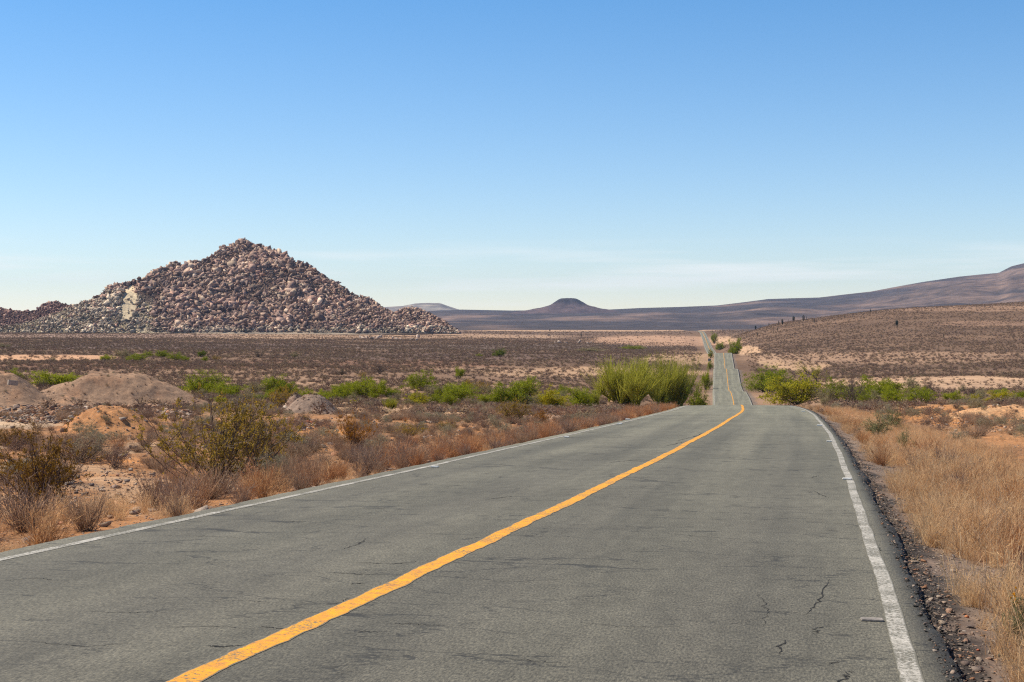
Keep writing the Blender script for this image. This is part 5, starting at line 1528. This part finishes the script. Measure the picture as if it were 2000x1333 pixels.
sr = [src(DRY[k % 4].copy(), [(1, 1, 1), (.85, .85, .95), (1.3, .95, .68), (1.5, 1.25, .9)][k], "brush_source") for k in range(4)] + [src(BROWN[0][1].copy(), (1.1, 1.1, 1), "brush_source"), src(SAGE[0][1].copy(), (.8, .75, .6), "brush_source")]
scatter("dry_brush", sr, P3, np.stack([np.zeros(n), np.zeros(n), srng.uniform(0, 6.28, n)], 1), np.stack([s, s, s * .85], 1), srng.integers(0, 6, n), "knee-high dry brush between the road bank and the wash", "brush")
print("brush", n)
# dry grass
gp = []
def grass_band(n, y0, y1, o0, o1, h0, h1, pw=1.0, fill=0.0):
    y = y0 * (y1 / y0) ** srng.random(n); off = o0 + (o1 - o0) * srng.random(n) ** pw
    x_, y_, _ = road_pt(y, off); k = (srng.random(n) < np.clip(.34 + fill + 2.4 * fbm(x_ / 1.3, y_ / 2.0, 4, 210), 0, 1)) & ~((off < 0) & (np.abs(1000 + F * x_ / y_ - 195) < 105) & (off > -(R0 + 1.6)))
    z_ = ground_h(x_, y_); h = srng.uniform(h0, h1, n)
    gp.append(np.stack([x_, y_, z_ - .01, h], 1)[k])
R0 = HALF + .20
grass_band(4600, 5.5, 90, R0 + .28, R0 + 3.2, .13, .38, 1.0, .02)
grass_band(1400, 5.0, 30, R0 + .5, R0 + 2.6, .28, .55, 1.0, -.05)
grass_band(7000, 8, 50, R0 + 2.4, R0 + 10, .05, .17, 1.1, -.08)
grass_band(1600, 40, 95, R0 + 2.4, R0 + 12, .06, .24, 1.8, -.2)
grass_band(700, 8, 85, -(R0 + .35), -(R0 + .9), .05, .16, 1.0, .1)
grass_band(900, 9, 90, -(R0 + .6), -(R0 + 3.2), .18, .42, 1.0, -.15)
grass_band(1500, 20, 110, -(R0 + 3), -(R0 + 22), .08, .26, 1.0, -.25)
GP = np.concatenate(gp); n = len(GP)
sr = [src(TUFT[k], [(1.2, 1.12, 1.0), (.80, .64, .56), (1.1, .82, .6), (1.2, 1.2, 1.15)][k], "grass_source") for k in range(4)]
scatter("dry_grass", sr, GP[:, :3], np.stack([srng.normal(0, .08, n), srng.normal(0, .08, n), srng.uniform(0, 6.28, n)], 1), np.stack([GP[:, 3] * 1.0, GP[:, 3] * 1.0, GP[:, 3]], 1), np.clip(((fbm(GP[:, 0] / 1.1, GP[:, 1] / 1.6, 3, 215) * 1.6 + .5 + srng.normal(0, .22, n)) * 4).astype(int), 0, 3),
        "straw-coloured dry grass on the verges", "grass")
print("grass", n)
# gravel
gv = []
def gravel_band(n, y0, y1, o0, o1, s0, s1):
    y = y0 * (y1 / y0) ** srng.random(n); off = o0 + (o1 - o0) * srng.random(n)
    x_, y_, _ = road_pt(y, off); s = s0 * (1 - srng.random(n)) ** (-1 / 2.2); s = np.minimum(s, s1)
    gv.append(np.stack([x_, y_, np.where((off > 0) & (off < R0 + .02), road_z(y_) - .012 * off, ground_h(x_, y_)) + s * .2, s], 1))
gravel_band(11000, 4, 60, R0 + .02, R0 + 1.2, .005, .03)
nb_ = len(gv)
gravel_band(9000, 4, 75, R0 - .07, R0 + .17, .004, .020)
gravel_band(7000, 4.5, 80, R0 + 1.0, R0 + 12, .010, .07)
gravel_band(8000, 8, 70, -(R0 + .2), -(R0 + 8), .010, .10)
gravel_band(5000, 20, 100, -(R0 + 3), -(R0 + 30), .02, .14)
for (n_, cx, cy, rx, ry, s0_, s1_) in [(1900, 80, 808, 105, 22, .03, .16), (2300, 255, 800, 140, 16, .03, .17), (500, 345, 810, 34, 10, .03, .15), (350, 843, 816, 26, 12, .03, .12), (500, 578, 831, 50, 13, .03, .10), (900, 1910, 822, 110, 26, .02, .10), (500, 180, 960, 170, 45, .015, .06), (300, 215, 840, 60, 20, .02, .08)]:
    a_ = srng.uniform(0, 6.28, n_); r_ = np.sqrt(srng.random(n_))
    hp = hit_many(cx + rx * r_ * np.cos(a_), cy + ry * r_ * np.sin(a_))
    sz_ = np.minimum(s0_ * (1 - srng.random(n_)) ** (-1 / 1.8), s1_)
    gv.append(np.stack([hp[:, 0], hp[:, 1], ground_h(hp[:, 0], hp[:, 1]) + sz_ * .35, sz_], 1))
mp4 = np.concatenate(MOUND_PTS); mp4 = mp4[srng.choice(len(mp4), 6000)]; gv.append(np.concatenate([mp4, .015 * (1 - srng.random((6000, 1))) ** (-1 / 2.5)], 1))
GV = np.concatenate(gv); n = len(GV)
sr = []
for k in range(8):
    V0, F0 = ROCKS_LO[k]; me = mesh_from("pebble", V0, F0); me.materials.append(M['stone']); sr.append(src(me, [(1, 1, 1), (.3, .29, .28), (1.3, .8, .5), (.22, .21, .2), (1.5, 1.35, 1.15), (.8, .6, .5), (.6, .55, .5), (1.2, 1.0, .8)][k], "pebble_source"))
gidx = srng.integers(0, 8, n)
b0_ = sum(len(a) for a in gv[:nb_]); gidx[b0_:b0_ + 9000] = srng.choice([8, 8, 8, 8, 3, 1], 9000)
me = sr[0].data.copy(); me.materials.clear(); me.materials.append(plain_mat("tar_crumb", (.035, .033, .03), .95)); sr.append(src(me, (1, 1, 1), "crumb_source")); sr[-1].name = "zz_crumb_source"
scatter("gravel", sr, GV[:, :3], srng.uniform(-1, 1, (n, 3)) * np.array([.4, .4, 3]), np.repeat(GV[:, 3:4], 3, 1) * np.array([1, 1, .75]), gidx, "loose gravel and pebbles on the shoulders and bare soil", "gravel")

# ------------------------------------------------------------------ haze
bm = bmesh.new(); bmesh.ops.create_cube(bm, size=1.0)
me = bpy.data.meshes.new("haze"); bm.to_mesh(me); bm.free()
hz = link("haze", me); hz.scale = (24000, 24000, 460); hz.location = (0, 0, 460 / 2 - 60)
hm = bpy.data.materials.new("haze"); hm.use_nodes = True
nt = hm.node_tree; nt.nodes.remove(nt.nodes['Principled BSDF'])
pv = nt.nodes.new("ShaderNodeVolumePrincipled"); pv.inputs['Color'].default_value = (.45, .66, 1.0, 1); pv.inputs['Density'].default_value = 0.000032
pv.inputs['Anisotropy'].default_value = 0.0
nt.links.new(pv.outputs[0], nt.nodes['Material Output'].inputs['Volume']); me.materials.append(hm)
tag(hz, kind='stuff')
